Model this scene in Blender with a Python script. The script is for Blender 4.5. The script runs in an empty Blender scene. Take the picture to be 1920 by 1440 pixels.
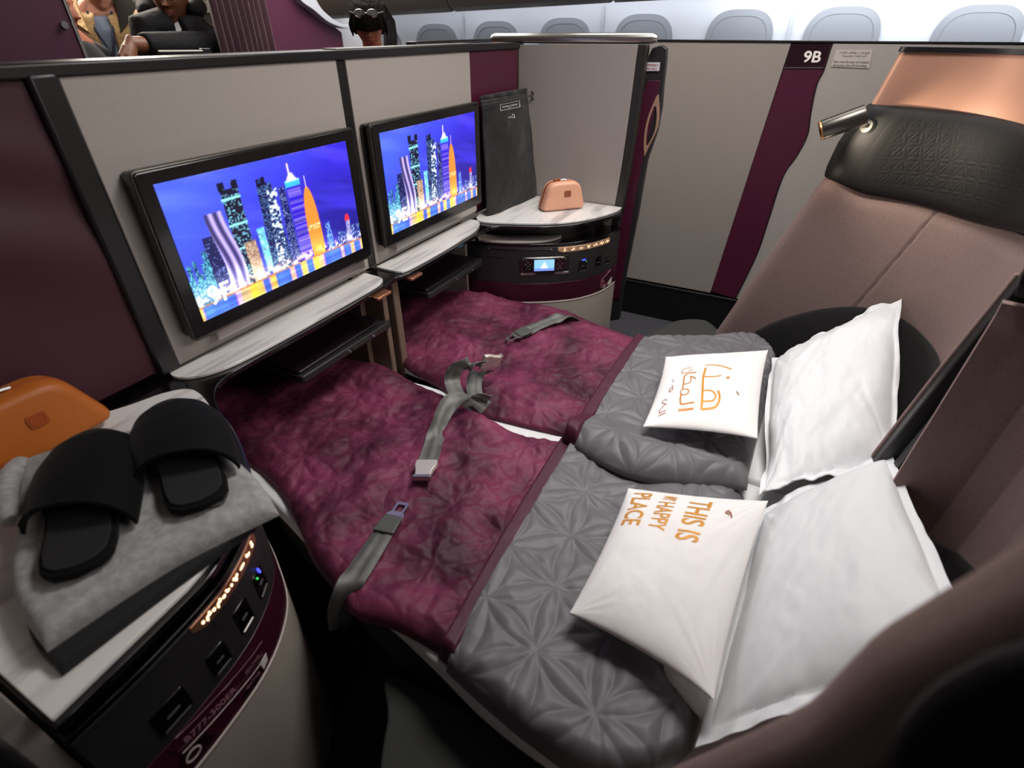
import bpy, bmesh, math, random
import numpy as np
from mathutils import Vector, Matrix
sc = bpy.context.scene
COL = sc.collection
rad = math.radians
# ------------------------------------------------------------------ camera
YAW, PITCH, FPX, CAMZ = rad(27.32), rad(34.24), 979.1, 1.38
cd = bpy.data.cameras.new('camera'); cam = bpy.data.objects.new('camera', cd); COL.objects.link(cam)
cd.sensor_width = 36; cd.lens = FPX / 1920 * 36; cd.clip_start = .02; cd.clip_end = 60
cam.location = (0, 0, CAMZ); cam.rotation_euler = (math.pi/2 - PITCH, 0, YAW - math.pi/2)
cd.dof.use_dof = True; cd.dof.focus_distance = 1.65; cd.dof.aperture_fstop = 3.4
sc.camera = cam
# ------------------------------------------------------------------ world, exposure, lights
w = bpy.data.worlds.new('world'); sc.world = w; w.use_nodes = True
w.node_tree.nodes['Background'].inputs[0].default_value = (.55, .56, .62, 1)
w.node_tree.nodes['Background'].inputs[1].default_value = .05
vs = sc.view_settings; vs.view_transform = 'Standard'; vs.look = 'None'; vs.gamma = 1; vs.exposure = 0; vs.use_curve_mapping = False
sc.cycles.max_bounces = 6
def light(name, kind, loc, target, power, size=.3, sy=None, color=(1, 1, 1), spot=None, blend=.5, spread=None):
    l = bpy.data.lights.new(name, kind); o = bpy.data.objects.new(name, l); COL.objects.link(o)
    o.location = loc; d = Vector(target) - Vector(loc); o.rotation_euler = d.to_track_quat('-Z', 'Y').to_euler()
    l.energy = power; l.color = color
    if kind == 'AREA':
        l.size = size
        if sy: l.shape = 'RECTANGLE'; l.size_y = sy
        if spread: l.spread = rad(spread)
    elif kind == 'SPOT':
        l.spot_size = rad(spot); l.spot_blend = blend; l.shadow_soft_size = size
    else: l.shadow_soft_size = size
    return o
light('suite_ceiling_light', 'AREA', (1.25, .1, 2.25), (1.25, .25, .5), 14, .5, .5, (1, .965, .94), spread=130)
light('reading_spot_ceiling', 'SPOT', (1.0, -.25, 2.2), (.95, .40, .5), 23, .06, color=(1, .96, .94), spot=44, blend=.9)
light('aisle_ceiling_light', 'AREA', (2.2, .3, 2.25), (2.75, .3, .7), 15, 1.6, .3, (1, .97, .94), spread=150)
light('cabin_ceiling_light', 'AREA', (2.4, 2.2, 2.25), (2.4, 2.4, 0), 34, 1.2, 1.0, (1, .97, .94))
light('aft_fill_light', 'AREA', (1.1, -1.5, 2.25), (1.1, 1.0, 1.15), 10, 1.6, .5, (1, .97, .95), spread=120)  # added fill from behind the seats, brightens the screen partition
light('galley_light', 'AREA', (2.1, 3.9, 2.1), (2.0, 3.0, 1.2), 40, .8, .5, (1, .9, .78))
light('cove_light_lower', 'AREA', (3.62, .9, 1.56), (3.9, .9, 1.35), 23, 5.0, .05, (.93, .96, 1), spread=170)
light('headrest_lamp_light', 'SPOT', (1.80, -.10, 1.14), (1.865, -.24, 1.10), 2.6, .01, color=(1, .86, .66), spot=120, blend=.7)
light('shell_accent_light', 'POINT', (1.845, -.085, 1.02), (2, 0, 0), .10, .01, color=(1, .8, .6))
# ------------------------------------------------------------------ projection helpers
_f = np.array([math.cos(YAW)*math.cos(PITCH), math.sin(YAW)*math.cos(PITCH), -math.sin(PITCH)])
_r = np.array([math.sin(YAW), -math.cos(YAW), 0.]); _u = np.cross(_r, _f)
def P(px, py, **k):
    """world point seen at photo pixel (px, py) on the plane x=, y= or z="""
    d = _f*FPX + _r*(px-960) - _u*(py-720)
    (a, v), = k.items(); i = 'xyz'.index(a); o = np.array([0, 0, CAMZ])
    return o + d*((v - o[i])/d[i])
# ------------------------------------------------------------------ materials
def lin(h):
    h = h.lstrip('#'); c = [int(h[i:i+2], 16)/255 for i in (0, 2, 4)]
    return tuple((x/12.92 if x <= .04045 else ((x+.055)/1.055)**2.4) for x in c) + (1,)
MATS = {}
def mat(name, col, rough=.5, metal=0, spec=.5, sheen=0, sheen_tint=None, coat=0, bump=None, var=None, emit=None, aniso=None, stretch=None):
    """bump=(scale, strength, detail); var=(colour2, scale, lo, hi); emit=(colour, strength)"""
    if name in MATS: return MATS[name]
    m = bpy.data.materials.new(name); m.use_nodes = True; nt = m.node_tree; N = nt.nodes; L = nt.links
    b = N['Principled BSDF']; I = b.inputs
    I['Base Color'].default_value = lin(col); I['Roughness'].default_value = rough; I['Metallic'].default_value = metal
    I['Specular IOR Level'].default_value = spec
    if sheen: I['Sheen Weight'].default_value = sheen; I['Sheen Roughness'].default_value = .35
    if sheen and sheen_tint: I['Sheen Tint'].default_value = lin(sheen_tint)
    if coat: I['Coat Weight'].default_value = coat; I['Coat Roughness'].default_value = .08
    if emit: I['Emission Color'].default_value = lin(emit[0]); I['Emission Strength'].default_value = emit[1]
    if bump or var:
        tc = N.new('ShaderNodeTexCoord'); mp = N.new('ShaderNodeMapping'); L.new(tc.outputs['Object'], mp.inputs[0])
        if stretch: mp.inputs['Scale'].default_value = stretch
    if bump:
        n = N.new('ShaderNodeTexNoise'); n.inputs['Scale'].default_value = bump[0]; n.inputs['Detail'].default_value = bump[2]
        L.new(mp.outputs[0], n.inputs['Vector'])
        bp = N.new('ShaderNodeBump'); bp.inputs['Strength'].default_value = bump[1]; bp.inputs['Distance'].default_value = .002 if len(bump) < 4 else bump[3]
        L.new(n.outputs[0], bp.inputs['Height']); L.new(bp.outputs[0], I['Normal'])
    if var:
        n = N.new('ShaderNodeTexNoise'); n.inputs['Scale'].default_value = var[1]; n.inputs['Detail'].default_value = 5
        L.new(mp.outputs[0], n.inputs['Vector'])
        r = N.new('ShaderNodeValToRGB'); r.color_ramp.elements[0].position = var[2]; r.color_ramp.elements[1].position = var[3]
        r.color_ramp.elements[0].color = lin(col); r.color_ramp.elements[1].color = lin(var[0])
        L.new(n.outputs[0], r.inputs[0]); L.new(r.outputs[0], I['Base Color'])
    MATS[name] = m; return m
GREY = mat('grey_laminate', '#9a928c', .55, bump=(600, .15, 2), var=('#a29a94', 260, .3, .7), stretch=(.35, .35, 2.2))
GREYB = mat('grey_brushed_panel', '#9c938c', .34, .2, bump=(300, .05, 2))
BLACK = mat('black_trim', '#151415', .35, bump=(400, .05, 2))
GLOSS = mat('black_gloss', '#0a0709', .16, coat=.5)
CHAR = mat('charcoal_plastic', '#262425', .42, bump=(900, .08, 2))
MAROON = mat('maroon_laminate', '#47142b', .38, bump=(500, .06, 2))
MAROOND = mat('maroon_dark_laminate', '#3a1022', .32)
COPPER = mat('rose_gold', '#d99a78', .28, .85)
COPPERP = mat('copper_panel', '#c4937b', .42, .35, bump=(500, .05, 2), stretch=(1, 1, .1))
METAL = mat('brushed_metal', '#b9b6b0', .28, .9)
DMETAL = mat('gunmetal', '#5a5752', .32, .85)
SILVER = mat('buckle_metal', '#d8cfc4', .35, .55, bump=(300, .05, 2))
WHITEP = mat('warm_white_plastic', '#a49a90', .5)
def marble():
    m = mat('white_marble', '#ddd8d4', .22, coat=.2)
    nt = m.node_tree; N = nt.nodes; L = nt.links
    tc = N.new('ShaderNodeTexCoord'); mp = N.new('ShaderNodeMapping'); mp.inputs['Rotation'].default_value = (0, 0, rad(24)); mp.inputs['Scale'].default_value = (1, 1, 1)
    mp.inputs['Rotation'].default_value = (0, 0, rad(78)); mp.inputs['Scale'].default_value = (3.2, 26, 3)
    wv = N.new('ShaderNodeTexNoise'); wv.inputs['Scale'].default_value = 1.0; wv.inputs['Detail'].default_value = 5; wv.inputs['Distortion'].default_value = .6
    r = N.new('ShaderNodeValToRGB'); r.color_ramp.elements[0].position = .30; r.color_ramp.elements[0].color = lin('#a9a4a4'); r.color_ramp.elements[1].position = .50; r.color_ramp.elements[1].color = lin('#dedad6')
    L.new(tc.outputs['Object'], mp.inputs[0]); L.new(mp.outputs[0], wv.inputs['Vector']); L.new(wv.outputs[0], r.inputs[0]); L.new(r.outputs[0], N['Principled BSDF'].inputs['Base Color'])
    return m
MARBLE = marble()
# ------------------------------------------------------------------ object helpers
def tag(o, label=None, cat=None, group=None, kind=None):
    if label: o['label'] = label
    if cat: o['category'] = cat
    if group: o['group'] = group
    if kind: o['kind'] = kind
    return o
def thing(name, loc, label, cat, group=None):
    o = bpy.data.objects.new(name, None); COL.objects.link(o); o.location = loc; o.empty_display_size = .05
    return tag(o, label, cat, group)
def mesh(name, V, F, m, parent=None, smooth=True, bevel=0, seg=3, sharp=35, sub=0, solid=0, uv=None):
    """V in world coordinates; parent keeps world placement"""
    me = bpy.data.meshes.new(name); V = np.asarray(V, float)
    off = np.array(parent_loc(parent)) if parent else V.mean(0)*0
    if not parent:
        c = V.mean(0); c[2] = V[:, 2].min(); off = c
    me.from_pydata([tuple(v) for v in (V - off)], [], [tuple(int(i) for i in f) for f in F]); me.validate()
    bm = bmesh.new(); bm.from_mesh(me); bmesh.ops.recalc_face_normals(bm, faces=bm.faces[:]); bm.to_mesh(me); bm.free()
    o = bpy.data.objects.new(name, me); COL.objects.link(o)
    if parent: o.parent = parent
    else: o.location = off
    me.materials.append(m)
    if smooth:
        me.polygons.foreach_set('use_smooth', [True]*len(me.polygons))
        try: me.set_sharp_from_angle(angle=rad(sharp))
        except Exception: pass
    if solid: md = o.modifiers.new('solid', 'SOLIDIFY'); md.thickness = solid; md.offset = 0
    if bevel: md = o.modifiers.new('bevel', 'BEVEL'); md.width = bevel; md.segments = seg; md.limit_method = 'ANGLE'; md.angle_limit = rad(40); md.harden_normals = False
    if sub: md = o.modifiers.new('sub', 'SUBSURF'); md.levels = md.render_levels = sub
    return o
def parent_loc(p):
    l = Vector((0, 0, 0))
    while p: l = l + p.location; p = p.parent
    return l
class MB:
    def __init__(s): s.V = []; s.F = []
    def add(s, V, F):
        n = len(s.V); s.V += [tuple(float(c) for c in v) for v in V]; s.F += [tuple(int(i)+n for i in f) for f in F]; return s
    def box(s, x0, x1, y0, y1, z0, z1):
        return s.add([(x0,y0,z0),(x1,y0,z0),(x1,y1,z0),(x0,y1,z0),(x0,y0,z1),(x1,y0,z1),(x1,y1,z1),(x0,y1,z1)],
                     [(0,3,2,1),(4,5,6,7),(0,1,5,4),(1,2,6,5),(2,3,7,6),(3,0,4,7)])
    def loops(s, loops, closed=True, caps=True):
        """skin consecutive vertex loops (each a closed ring)"""
        n = len(s.V); k = len(loops[0])
        for l in loops: s.V += [tuple(float(c) for c in v) for v in l]
        for i in range(len(loops)-1):
            for j in range(k if closed else k-1):
                a = n+i*k+j; b = n+i*k+(j+1) % k; s.F.append((a, b, b+k, a+k))
        if caps: s.F.append(tuple(range(n, n+k))[::-1]); s.F.append(tuple(range(n+(len(loops)-1)*k, n+len(loops)*k)))
        return s
    def prism(s, poly, a, b, axis='z'):
        def e(p, h): return {'z': (p[0], p[1], h), 'y': (p[0], h, p[1]), 'x': (h, p[0], p[1])}[axis]
        return s.loops([[e(p, a) for p in poly], [e(p, b) for p in poly]])
    def tube(s, pts, r, n=12, caps=True):
        pts = [np.array(p, float) for p in pts]; rs = r if hasattr(r, '__len__') else [r]*len(pts); L = []; prev = None
        for i, p in enumerate(pts):
            t = pts[min(i+1, len(pts)-1)] - pts[max(i-1, 0)]; t /= np.linalg.norm(t)
            if prev is None:
                a = np.array([0, 0, 1.]) if abs(t[2]) < .9 else np.array([1., 0, 0])
            else: a = prev
            u = np.cross(np.cross(t, a), t); u /= np.linalg.norm(u); v = np.cross(t, u); prev = u
            L.append([p + rs[i]*(math.cos(q)*u + math.sin(q)*v) for q in np.linspace(0, 2*math.pi, n, endpoint=False)])
        return s.loops(L, caps=caps)
    def build(s, name, m, parent=None, **k): return mesh(name, s.V, s.F, m, parent, **k)
def box(name, x0, x1, y0, y1, z0, z1, m, parent=None, bevel=.003, **k): return MB().box(x0, x1, y0, y1, z0, z1).build(name, m, parent, bevel=bevel, **k)
def prism(name, poly, a, b, m, parent=None, axis='z', bevel=.002, **k): return MB().prism(poly, a, b, axis).build(name, m, parent, bevel=bevel, **k)
def rpoly(pts, r=.02, n=6):
    """round the corners of a 2-D polygon"""
    out = []; N = len(pts); rr = r if hasattr(r, '__len__') else [r]*N
    for i in range(N):
        p = np.array(pts[i], float); a = np.array(pts[i-1], float)-p; b = np.array(pts[(i+1) % N], float)-p
        if rr[i] <= 0: out.append(tuple(p)); continue
        la, lb = np.linalg.norm(a), np.linalg.norm(b); d = min(rr[i], la*.49, lb*.49); A = p+a/la*d; B = p+b/lb*d
        for t in np.linspace(0, 1, n): out.append(tuple((1-t)**2*A + 2*t*(1-t)*p + t*t*B))
    return out
def cr(pts, n=12, closed=False):
    """Catmull-Rom resample"""
    p = np.array(pts, float); N = len(p); out = []
    rng = range(N if closed else N-1)
    for i in rng:
        if closed: a, b, c, d = p[i-1], p[i], p[(i+1) % N], p[(i+2) % N]
        else: a, b, c, d = p[max(i-1, 0)], p[i], p[i+1], p[min(i+2, N-1)]
        for t in np.linspace(0, 1, n, endpoint=False):
            out.append(.5*((2*b)+(-a+c)*t+(2*a-5*b+4*c-d)*t*t+(-a+3*b-3*c+d)*t**3))
    if not closed: out.append(p[-1])
    return np.array(out)
def crnet(net, nu, nv):
    """interpolate a control net [R][C][k] to nu x nv samples"""
    net = np.array(net, float); R, C, K = net.shape
    def rs(a, n):
        c = cr(a, 24); t = np.linspace(0, len(c)-1, n); i = np.floor(t).astype(int); i2 = np.minimum(i+1, len(c)-1); f = (t-i)[:, None]
        return c[i]*(1-f)+c[i2]*f
    a = np.stack([rs(net[r], nv) for r in range(R)]); return np.stack([rs(a[:, j], nu) for j in range(nv)], 1)
def slab(name, top, bot, m, parent=None, **k):
    """closed shell from two [n,m,3] grids"""
    n, mm, _ = top.shape; V = np.concatenate([top.reshape(-1, 3), bot.reshape(-1, 3)]); q = n*mm; F = []
    ii, jj = np.meshgrid(np.arange(n-1), np.arange(mm-1), indexing='ij'); a = (ii*mm+jj).ravel()
    F += np.stack([a, a+mm, a+mm+1, a+1], 1).tolist(); F += np.stack([a+q, a+1+q, a+mm+1+q, a+mm+q], 1).tolist()
    per = [j for j in range(mm)] + [i*mm+mm-1 for i in range(1, n)] + [(n-1)*mm+j for j in range(mm-2, -1, -1)] + [i*mm for i in range(n-2, 0, -1)]
    for i in range(len(per)):
        p, r = per[i], per[(i+1) % len(per)]; F.append((p, r, r+q, p+q))
    return mesh(name, V, F, m, parent, **k)
def normals(G):
    du = np.gradient(G, axis=0); dv = np.gradient(G, axis=1); n = np.cross(du, dv); return n/(np.linalg.norm(n, axis=2, keepdims=True)+1e-12)
# value noise
def _h(ix, iy, s):
    a = (ix*374761393 + iy*668265263 + s*974711) & 0x7fffffff; a = ((a ^ (a >> 13))*1274126177) & 0x7fffffff
    return ((a ^ (a >> 16)) & 0xffff)/65535.
def vnoise(x, y, s=0):
    x = np.asarray(x, float); y = np.asarray(y, float); ix = np.floor(x).astype(np.int64); iy = np.floor(y).astype(np.int64); fx = x-ix; fy = y-iy
    fx = fx*fx*fx*(fx*(fx*6-15)+10); fy = fy*fy*fy*(fy*(fy*6-15)+10)
    return (_h(ix, iy, s)*(1-fx)+_h(ix+1, iy, s)*fx)*(1-fy)+(_h(ix, iy+1, s)*(1-fx)+_h(ix+1, iy+1, s)*fx)*fy
def fbm(x, y, o=4, s=0):
    r = 0; a = .5
    for i in range(o): r = r + a*(vnoise(x*2**i+17.3*i, y*2**i-9.1*i, s+i)-.5); a *= .5
    return r
def sst(a, b, x):
    t = np.clip((x-a)/(b-a), 0, 1); return t*t*(3-2*t)
# text as mesh points
def text_mesh(s, size=1., thick=0., maxlen=None, align='LEFT'):
    cu = bpy.data.curves.new('t', 'FONT'); cu.body = s; cu.size = size; cu.align_x = align; cu.resolution_u = 4; cu.offset = thick
    o = bpy.data.objects.new('t', cu); COL.objects.link(o); dg = bpy.context.evaluated_depsgraph_get(); dg.update()
    me = bpy.data.meshes.new_from_object(o.evaluated_get(dg)); bm = bmesh.new(); bm.from_mesh(me)
    bmesh.ops.remove_doubles(bm, verts=bm.verts[:], dist=1e-5)
    if maxlen:
        for _ in range(6):
            es = [e for e in bm.edges if e.calc_length() > maxlen]
            if not es: break
            bmesh.ops.subdivide_edges(bm, edges=es, cuts=1); bmesh.ops.triangulate(bm, faces=bm.faces[:])
    V = np.array([v.co[:2] for v in bm.verts]) if len(bm.verts) else np.zeros((0, 2)); F = [[v.index for v in f.verts] for f in bm.faces]
    bm.free(); bpy.data.objects.remove(o); bpy.data.curves.remove(cu); bpy.data.meshes.remove(me)
    return V, F
def text_on(name, s, fn, m, parent, size=1, width=None, height=None, thick=0, maxlen=None, th=.0004):
    """fn maps [n,2] text coords (0..width, 0..height) to (points, normals)"""
    V, F = text_mesh(s, size, thick, maxlen)
    if not len(V): return None
    V = V - V.min(0); e = V.max(0)
    if width: V[:, 0] *= width/e[0]
    if height: V[:, 1] *= height/e[1]
    p, n = fn(V); q = len(V)
    VV = np.concatenate([p + n*th, p - n*th*.5]); FF = F + [[i+q for i in f[::-1]] for f in F]
    return mesh(name, VV, FF, m, parent, smooth=False)
def ribbon_uv(strokes, widths, fn, name, m, parent, th=.0006):
    """flat strokes drawn in a surface's own 2-D coordinates"""
    mb = MB()
    for pts, wd in zip(strokes, widths):
        c = cr(pts, 6) if len(pts) > 2 else np.array([np.array(pts[0])*(1-t)+np.array(pts[-1])*t for t in np.linspace(0, 1, 8)])
        t = np.gradient(c, axis=0); t /= np.linalg.norm(t, axis=1, keepdims=True)+1e-9; nn = np.stack([-t[:, 1], t[:, 0]], 1)
        a, na = fn(c+nn*wd/2); b, nb = fn(c-nn*wd/2)
        mb.loops([[a[i]+na[i]*th, b[i]+nb[i]*th, b[i]-nb[i]*th, a[i]-na[i]*th] for i in range(len(c))])
    return mb.build(name, m, parent, smooth=False)
def plane_fn(o, u, v, n):
    o, u, v, n = [np.array(a, float) for a in (o, u, v, n)]
    return lambda q: (o + q[:, :1]*u + q[:, 1:2]*v, np.repeat(n[None], len(q), 0))
# ================================================================== structure
def struct(o): o['kind'] = 'structure'; return o
CARPET = mat('dark_carpet', '#2b2a2e', .95, bump=(350, .6, 3), var=('#3b3a40', 160, .35, .65))
LINER = mat('cabin_liner', '#c9ccd4', .45)
SHADE = mat('window_shade', '#7c7f86', .6)
BIN = mat('bin_taupe', '#605853', .4, bump=(60, .05, 2))
BULK = mat('bulkhead_maroon', '#4f2138', .5, bump=(500, .05, 2), var=('#56263e', 2.5, .3, .7))
struct(box('floor', -2.2, 3.95, -2.6, 7.2, -.06, 0, CARPET, bevel=0))
struct(box('ceiling', -2.2, 3.1, -2.6, 7.2, 2.42, 2.48, mat('ceiling_panel', '#cfcac6', .6), bevel=0))
def slope(y): return -.03*max(0, y-.3)
# cabin side wall: sampled along y, curving inwards under the bins
ys = np.linspace(-2.6, 6.6, 47)
prof = [(3.84, 0), (3.86, .6), (3.87, 1.2), (3.86, 1.50), (3.82, 1.60), (3.74, 1.66)]
T = np.array([[(x - .004*max(0, y-2), y, z+slope(y)) for x, z in prof] for y in ys])
B = T + np.array([.06, 0, 0])
struct(slab('wall_right', T, B, LINER))
cy = [.507, 1.074, 1.60, 2.12, 2.62, 3.13, -.02, -.62, -1.15, -1.68]
for k, y0 in enumerate(cy):
    s = slope(y0)
    wdt = .185
    fr = rpoly([(y0-wdt, 1.03+s), (y0+wdt, 1.03+s), (y0+wdt, 1.478+s), (y0-wdt, 1.478+s)], [.08, .08, .15, .15], 10)
    inn = rpoly([(y0-wdt+.03, 1.06+s), (y0+wdt-.03, 1.06+s), (y0+wdt-.03, 1.445+s), (y0-wdt+.03, 1.445+s)], [.07, .07, .12, .12], 10)
    mb = MB(); L = []
    for q, x in ((0, 3.862), (0, 3.852), (1, 3.85), (1, 3.858)):
        L.append([(x, p[0], p[1]) for p in (inn if q else fr)])
    mb.loops(L, caps=False)
    o = struct(mb.build('window_%d' % (k+1), SHADE, smooth=True, sharp=50))
    prism('window_shade', inn, 3.853, 3.86, SHADE, o, axis='x', bevel=0)
for y0 in (.24, 1.34, 2.38, -.9):
    s = slope(y0); MB().box(3.845, 3.87, y0-.006, y0+.006, .4, 1.55+s).build('trim_%d' % (int(y0*10) % 7+1), mat('liner_joint', '#a8abb2', .5)).__setitem__('kind', 'structure')
# overhead bins
bp = [(3.62, 1.56), (3.46, 1.525), (3.40, 1.55), (3.28, 1.72), (3.12, 1.98), (3.02, 2.3), (3.4, 2.42), (3.7, 2.3)]
for k, (a, b) in enumerate([(-2.0, -.95), (-.94, .1), (.11, 1.15), (1.16, 2.2), (2.21, 3.25)]):
    b_ = thing('overhead_bin', (3.3, (a+b)/2, 1.5), ['dark taupe overhead bin above the seats at the right end of the windows', 'dark taupe overhead bin second from the right end of the windows', 'dark taupe overhead bin above the middle of the window row', 'dark taupe overhead bin right of the woman with a ponytail', 'dark taupe overhead bin behind the woman, nearest the maroon bulkhead'][k], 'overhead bin', 'overhead bins along the cabin wall')
    MB().loops([[(x, a, z+slope(a)) for x, z in bp], [(x, b, z+slope(b)) for x, z in bp]]).build('bin_body', BIN, b_, bevel=.012, sharp=60)
    h = (a+b)/2; MB().loops([[(3.395, h-.12, 1.585+slope(h)), (3.385, h-.12, 1.585+slope(h)), (3.345, h-.12, 1.65+slope(h)), (3.355, h-.12, 1.65+slope(h))], [(3.395, h+.12, 1.585+slope(h)), (3.385, h+.12, 1.585+slope(h)), (3.345, h+.12, 1.65+slope(h)), (3.355, h+.12, 1.65+slope(h))]]).build('bin_latch', DMETAL, b_)
# cove light tube hidden behind the bins
cv = tag(box('cove_light', 3.64, 3.70, -2.2, 3.3, 1.60, 1.625, mat('cove_glow', '#ffffff', .5, emit=('#f4f7ff', 1.6)), bevel=0), 'long white cove light running above the window row', 'light')
# front bulkhead (y = 2.75)
YB = 2.75
def X(px, py=60, y=YB): return float(P(px, py, y=y)[0])
struct(prism('wall_front', [(X(492), 0), (X(640), 0), (X(640), 1.36), (X(622, 45), 1.40), (X(596, 28), 1.46), (X(575, 10), 1.52), (X(560, 0), 1.6), (X(492), 1.9)], YB, YB+.04, BULK, axis='y', bevel=0))
struct(prism('trim_8', cr([(X(536, 0), 1.62), (X(552, 8), 1.515), (X(577, 22), 1.468), (X(604, 40), 1.412), (X(630, 48), 1.385), (X(645, 50), 1.38)], 6).tolist() + cr([(X(645, 44), 1.40), (X(628, 40), 1.405), (X(606, 28), 1.44), (X(585, 8), 1.50), (X(572, -10), 1.62)], 6).tolist(), YB-.05, YB+.01, LINER, axis='y', bevel=.003))
cl = thing('class_divider', (1.2, 2.55, 0), 'maroon partition panel with silver edge left of the two standing men', 'partition')
xe = float(P(140, 60, y=2.55)[0])
box('divider_panel', -.6, xe, 2.55, 2.60, 0, 2.2, BULK, cl)
box('edge_trim', xe, xe+.012, 2.545, 2.605, 0, 2.2, METAL, cl)
sx = P(118, 47, y=2.55); MB().tube([(sx[0], 2.535, sx[2]), (sx[0], 2.552, sx[2])], .012, 16).build('screw_cap', METAL, cl)
# curtain, gathered folds
xs0, xs1 = X(388, 40), X(490, 40); nf = 9; t = np.linspace(0, 1, 200)
zz = np.linspace(0.02, 2.2, 12); amp = .022
T = np.array([[(xs0+(xs1-xs0)*a, 2.70+amp*math.sin(a*nf*2*math.pi)+.006*math.sin(a*47+z*3), z) for z in zz] for a in t])
tag(slab('curtain', T, T+np.array([0, .004, 0]), mat('curtain_velvet', '#3d1f2b', .7, sheen=.6, bump=(300, .3, 2), var=('#5a3a44', 9, .35, .75), stretch=(4, 4, .3)), smooth=True), 'dark plum curtain gathered beside the man in the black coat', 'curtain')
# galley / next cabin behind the opening
struct(box('wall_back', -.8, 3.8, 5.6, 5.66, 0, 2.4, mat('galley_wall', '#8a8068', .6), bevel=0))
gb = thing('galley_unit', (2.3, 4.6, 0), 'cream galley counter with lit white top behind the standing men', 'cabinet')
box('galley_body', X(215, 30, 4.6), X(400, 30, 4.6), 4.6, 5.1, 0, 1.5, mat('galley_grey', '#5c5552', .5), gb)
pz = float(P(300, 12, y=4.55)[2]); box('galley_top', X(200, 30, 4.6), X(405, 30, 4.6), 4.55, 5.1, pz-.03, pz+.05, mat('galley_cream', '#d9d3bf', .5), gb)
tag(box('cloth', X(236, 0, 4.55), X(285, 0, 4.55), 4.6, 4.9, pz+.052, pz+.2, mat('magenta_cloth', '#7a1245', .8), bevel=.02), 'magenta cloth bundle on the galley counter behind the men', 'cloth')
# ================================================================== privacy partition with the two screens
YW = 1.05
pt = thing('privacy_partition', (1.1, YW, 0), 'grey and maroon front partition carrying the two large screens', 'partition')
box('core_panel', -.05, 2.12, YW+.012, YW+.07, .80, 1.318, CHAR, pt)
for (a, b, nm) in ((.507, 1.113, 'grey_panel'), (1.146, 1.73, 'grey_panel')):
    MB().box(a, b, YW, YW+.014, .793, 1.318).build(nm, GREY, pt, bevel=.002)
box('maroon_panel', 1.733, 2.085, YW+.002, YW+.014, .793, 1.318, MAROON, pt)
box('panel_gap_strip', 1.115, 1.144, YW+.004, YW+.014, .793, 1.318, BLACK, pt)
# quilted maroon side panel with swirling relief
G = crnet([[(-.05, .80), (.25, .80), (.47, .80)], [(-.05, 1.06), (.25, 1.06), (.465, 1.06)], [(-.05, 1.318), (.25, 1.318), (.46, 1.318)]], 70, 70)
rel = .006*np.sin(14*G[..., 0]+9*np.sin(5*G[..., 1]))*np.sin(6*G[..., 1]+4*G[..., 0])
T = np.stack([G[..., 0], YW+.006+rel, G[..., 1]], 2)
slab('swirl_panel', T, np.stack([G[..., 0], np.full(G.shape[:2], YW+.02), G[..., 1]], 2), mat('maroon_fabric', '#3a0f20', .6, sheen=.3, bump=(700, .3, 2)), pt)
MB().loops([[(.462, YW-.008, z), (.505, YW-.008, z), (.505, YW+.02, z), (.462, YW+.02, z)] for z in (.79, 1.325)]).build('side_frame', BLACK, pt, bevel=.006)
box('top_rail', -.1, 2.12, YW-.006, YW+.078, 1.318, 1.338, BLACK, pt, bevel=.004)
box('rail_inlay', 1.12, 1.75, YW+.0, YW+.045, 1.338, 1.341, METAL, pt, bevel=.001)
# small things of the suite in front, seen over the rail
rh = thing('suite_rail', (2.5, 1.6, 0), 'black horizontal top rail of the suite in front, below the round window tops', 'rail')
box('rail_bar', 2.2, 2.95, 1.6, 1.66, 1.305, 1.335, BLACK, rh, bevel=.006)
box('rail_post', 2.5, 2.85, 1.61, 1.65, .0, 1.30, GREYB, rh)
hb = thing('handle_bar', (1.3, 2.35, 0), 'short grey metal handle bar on the partition below the man in black', 'handle')
a, b = P(296, 98, y=2.35), P(382, 97, y=2.35)
MB().tube([a, b], .008, 10).build('grip', DMETAL, hb); box('bracket', b[0]-.005, b[0]+.03, 2.34, 2.37, b[2]-.05, b[2]+.012, BLACK, hb)
box('support_panel', a[0]-.2, b[0]+.1, 2.36, 2.40, 0, b[2]-.045, CHAR, hb)
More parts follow.
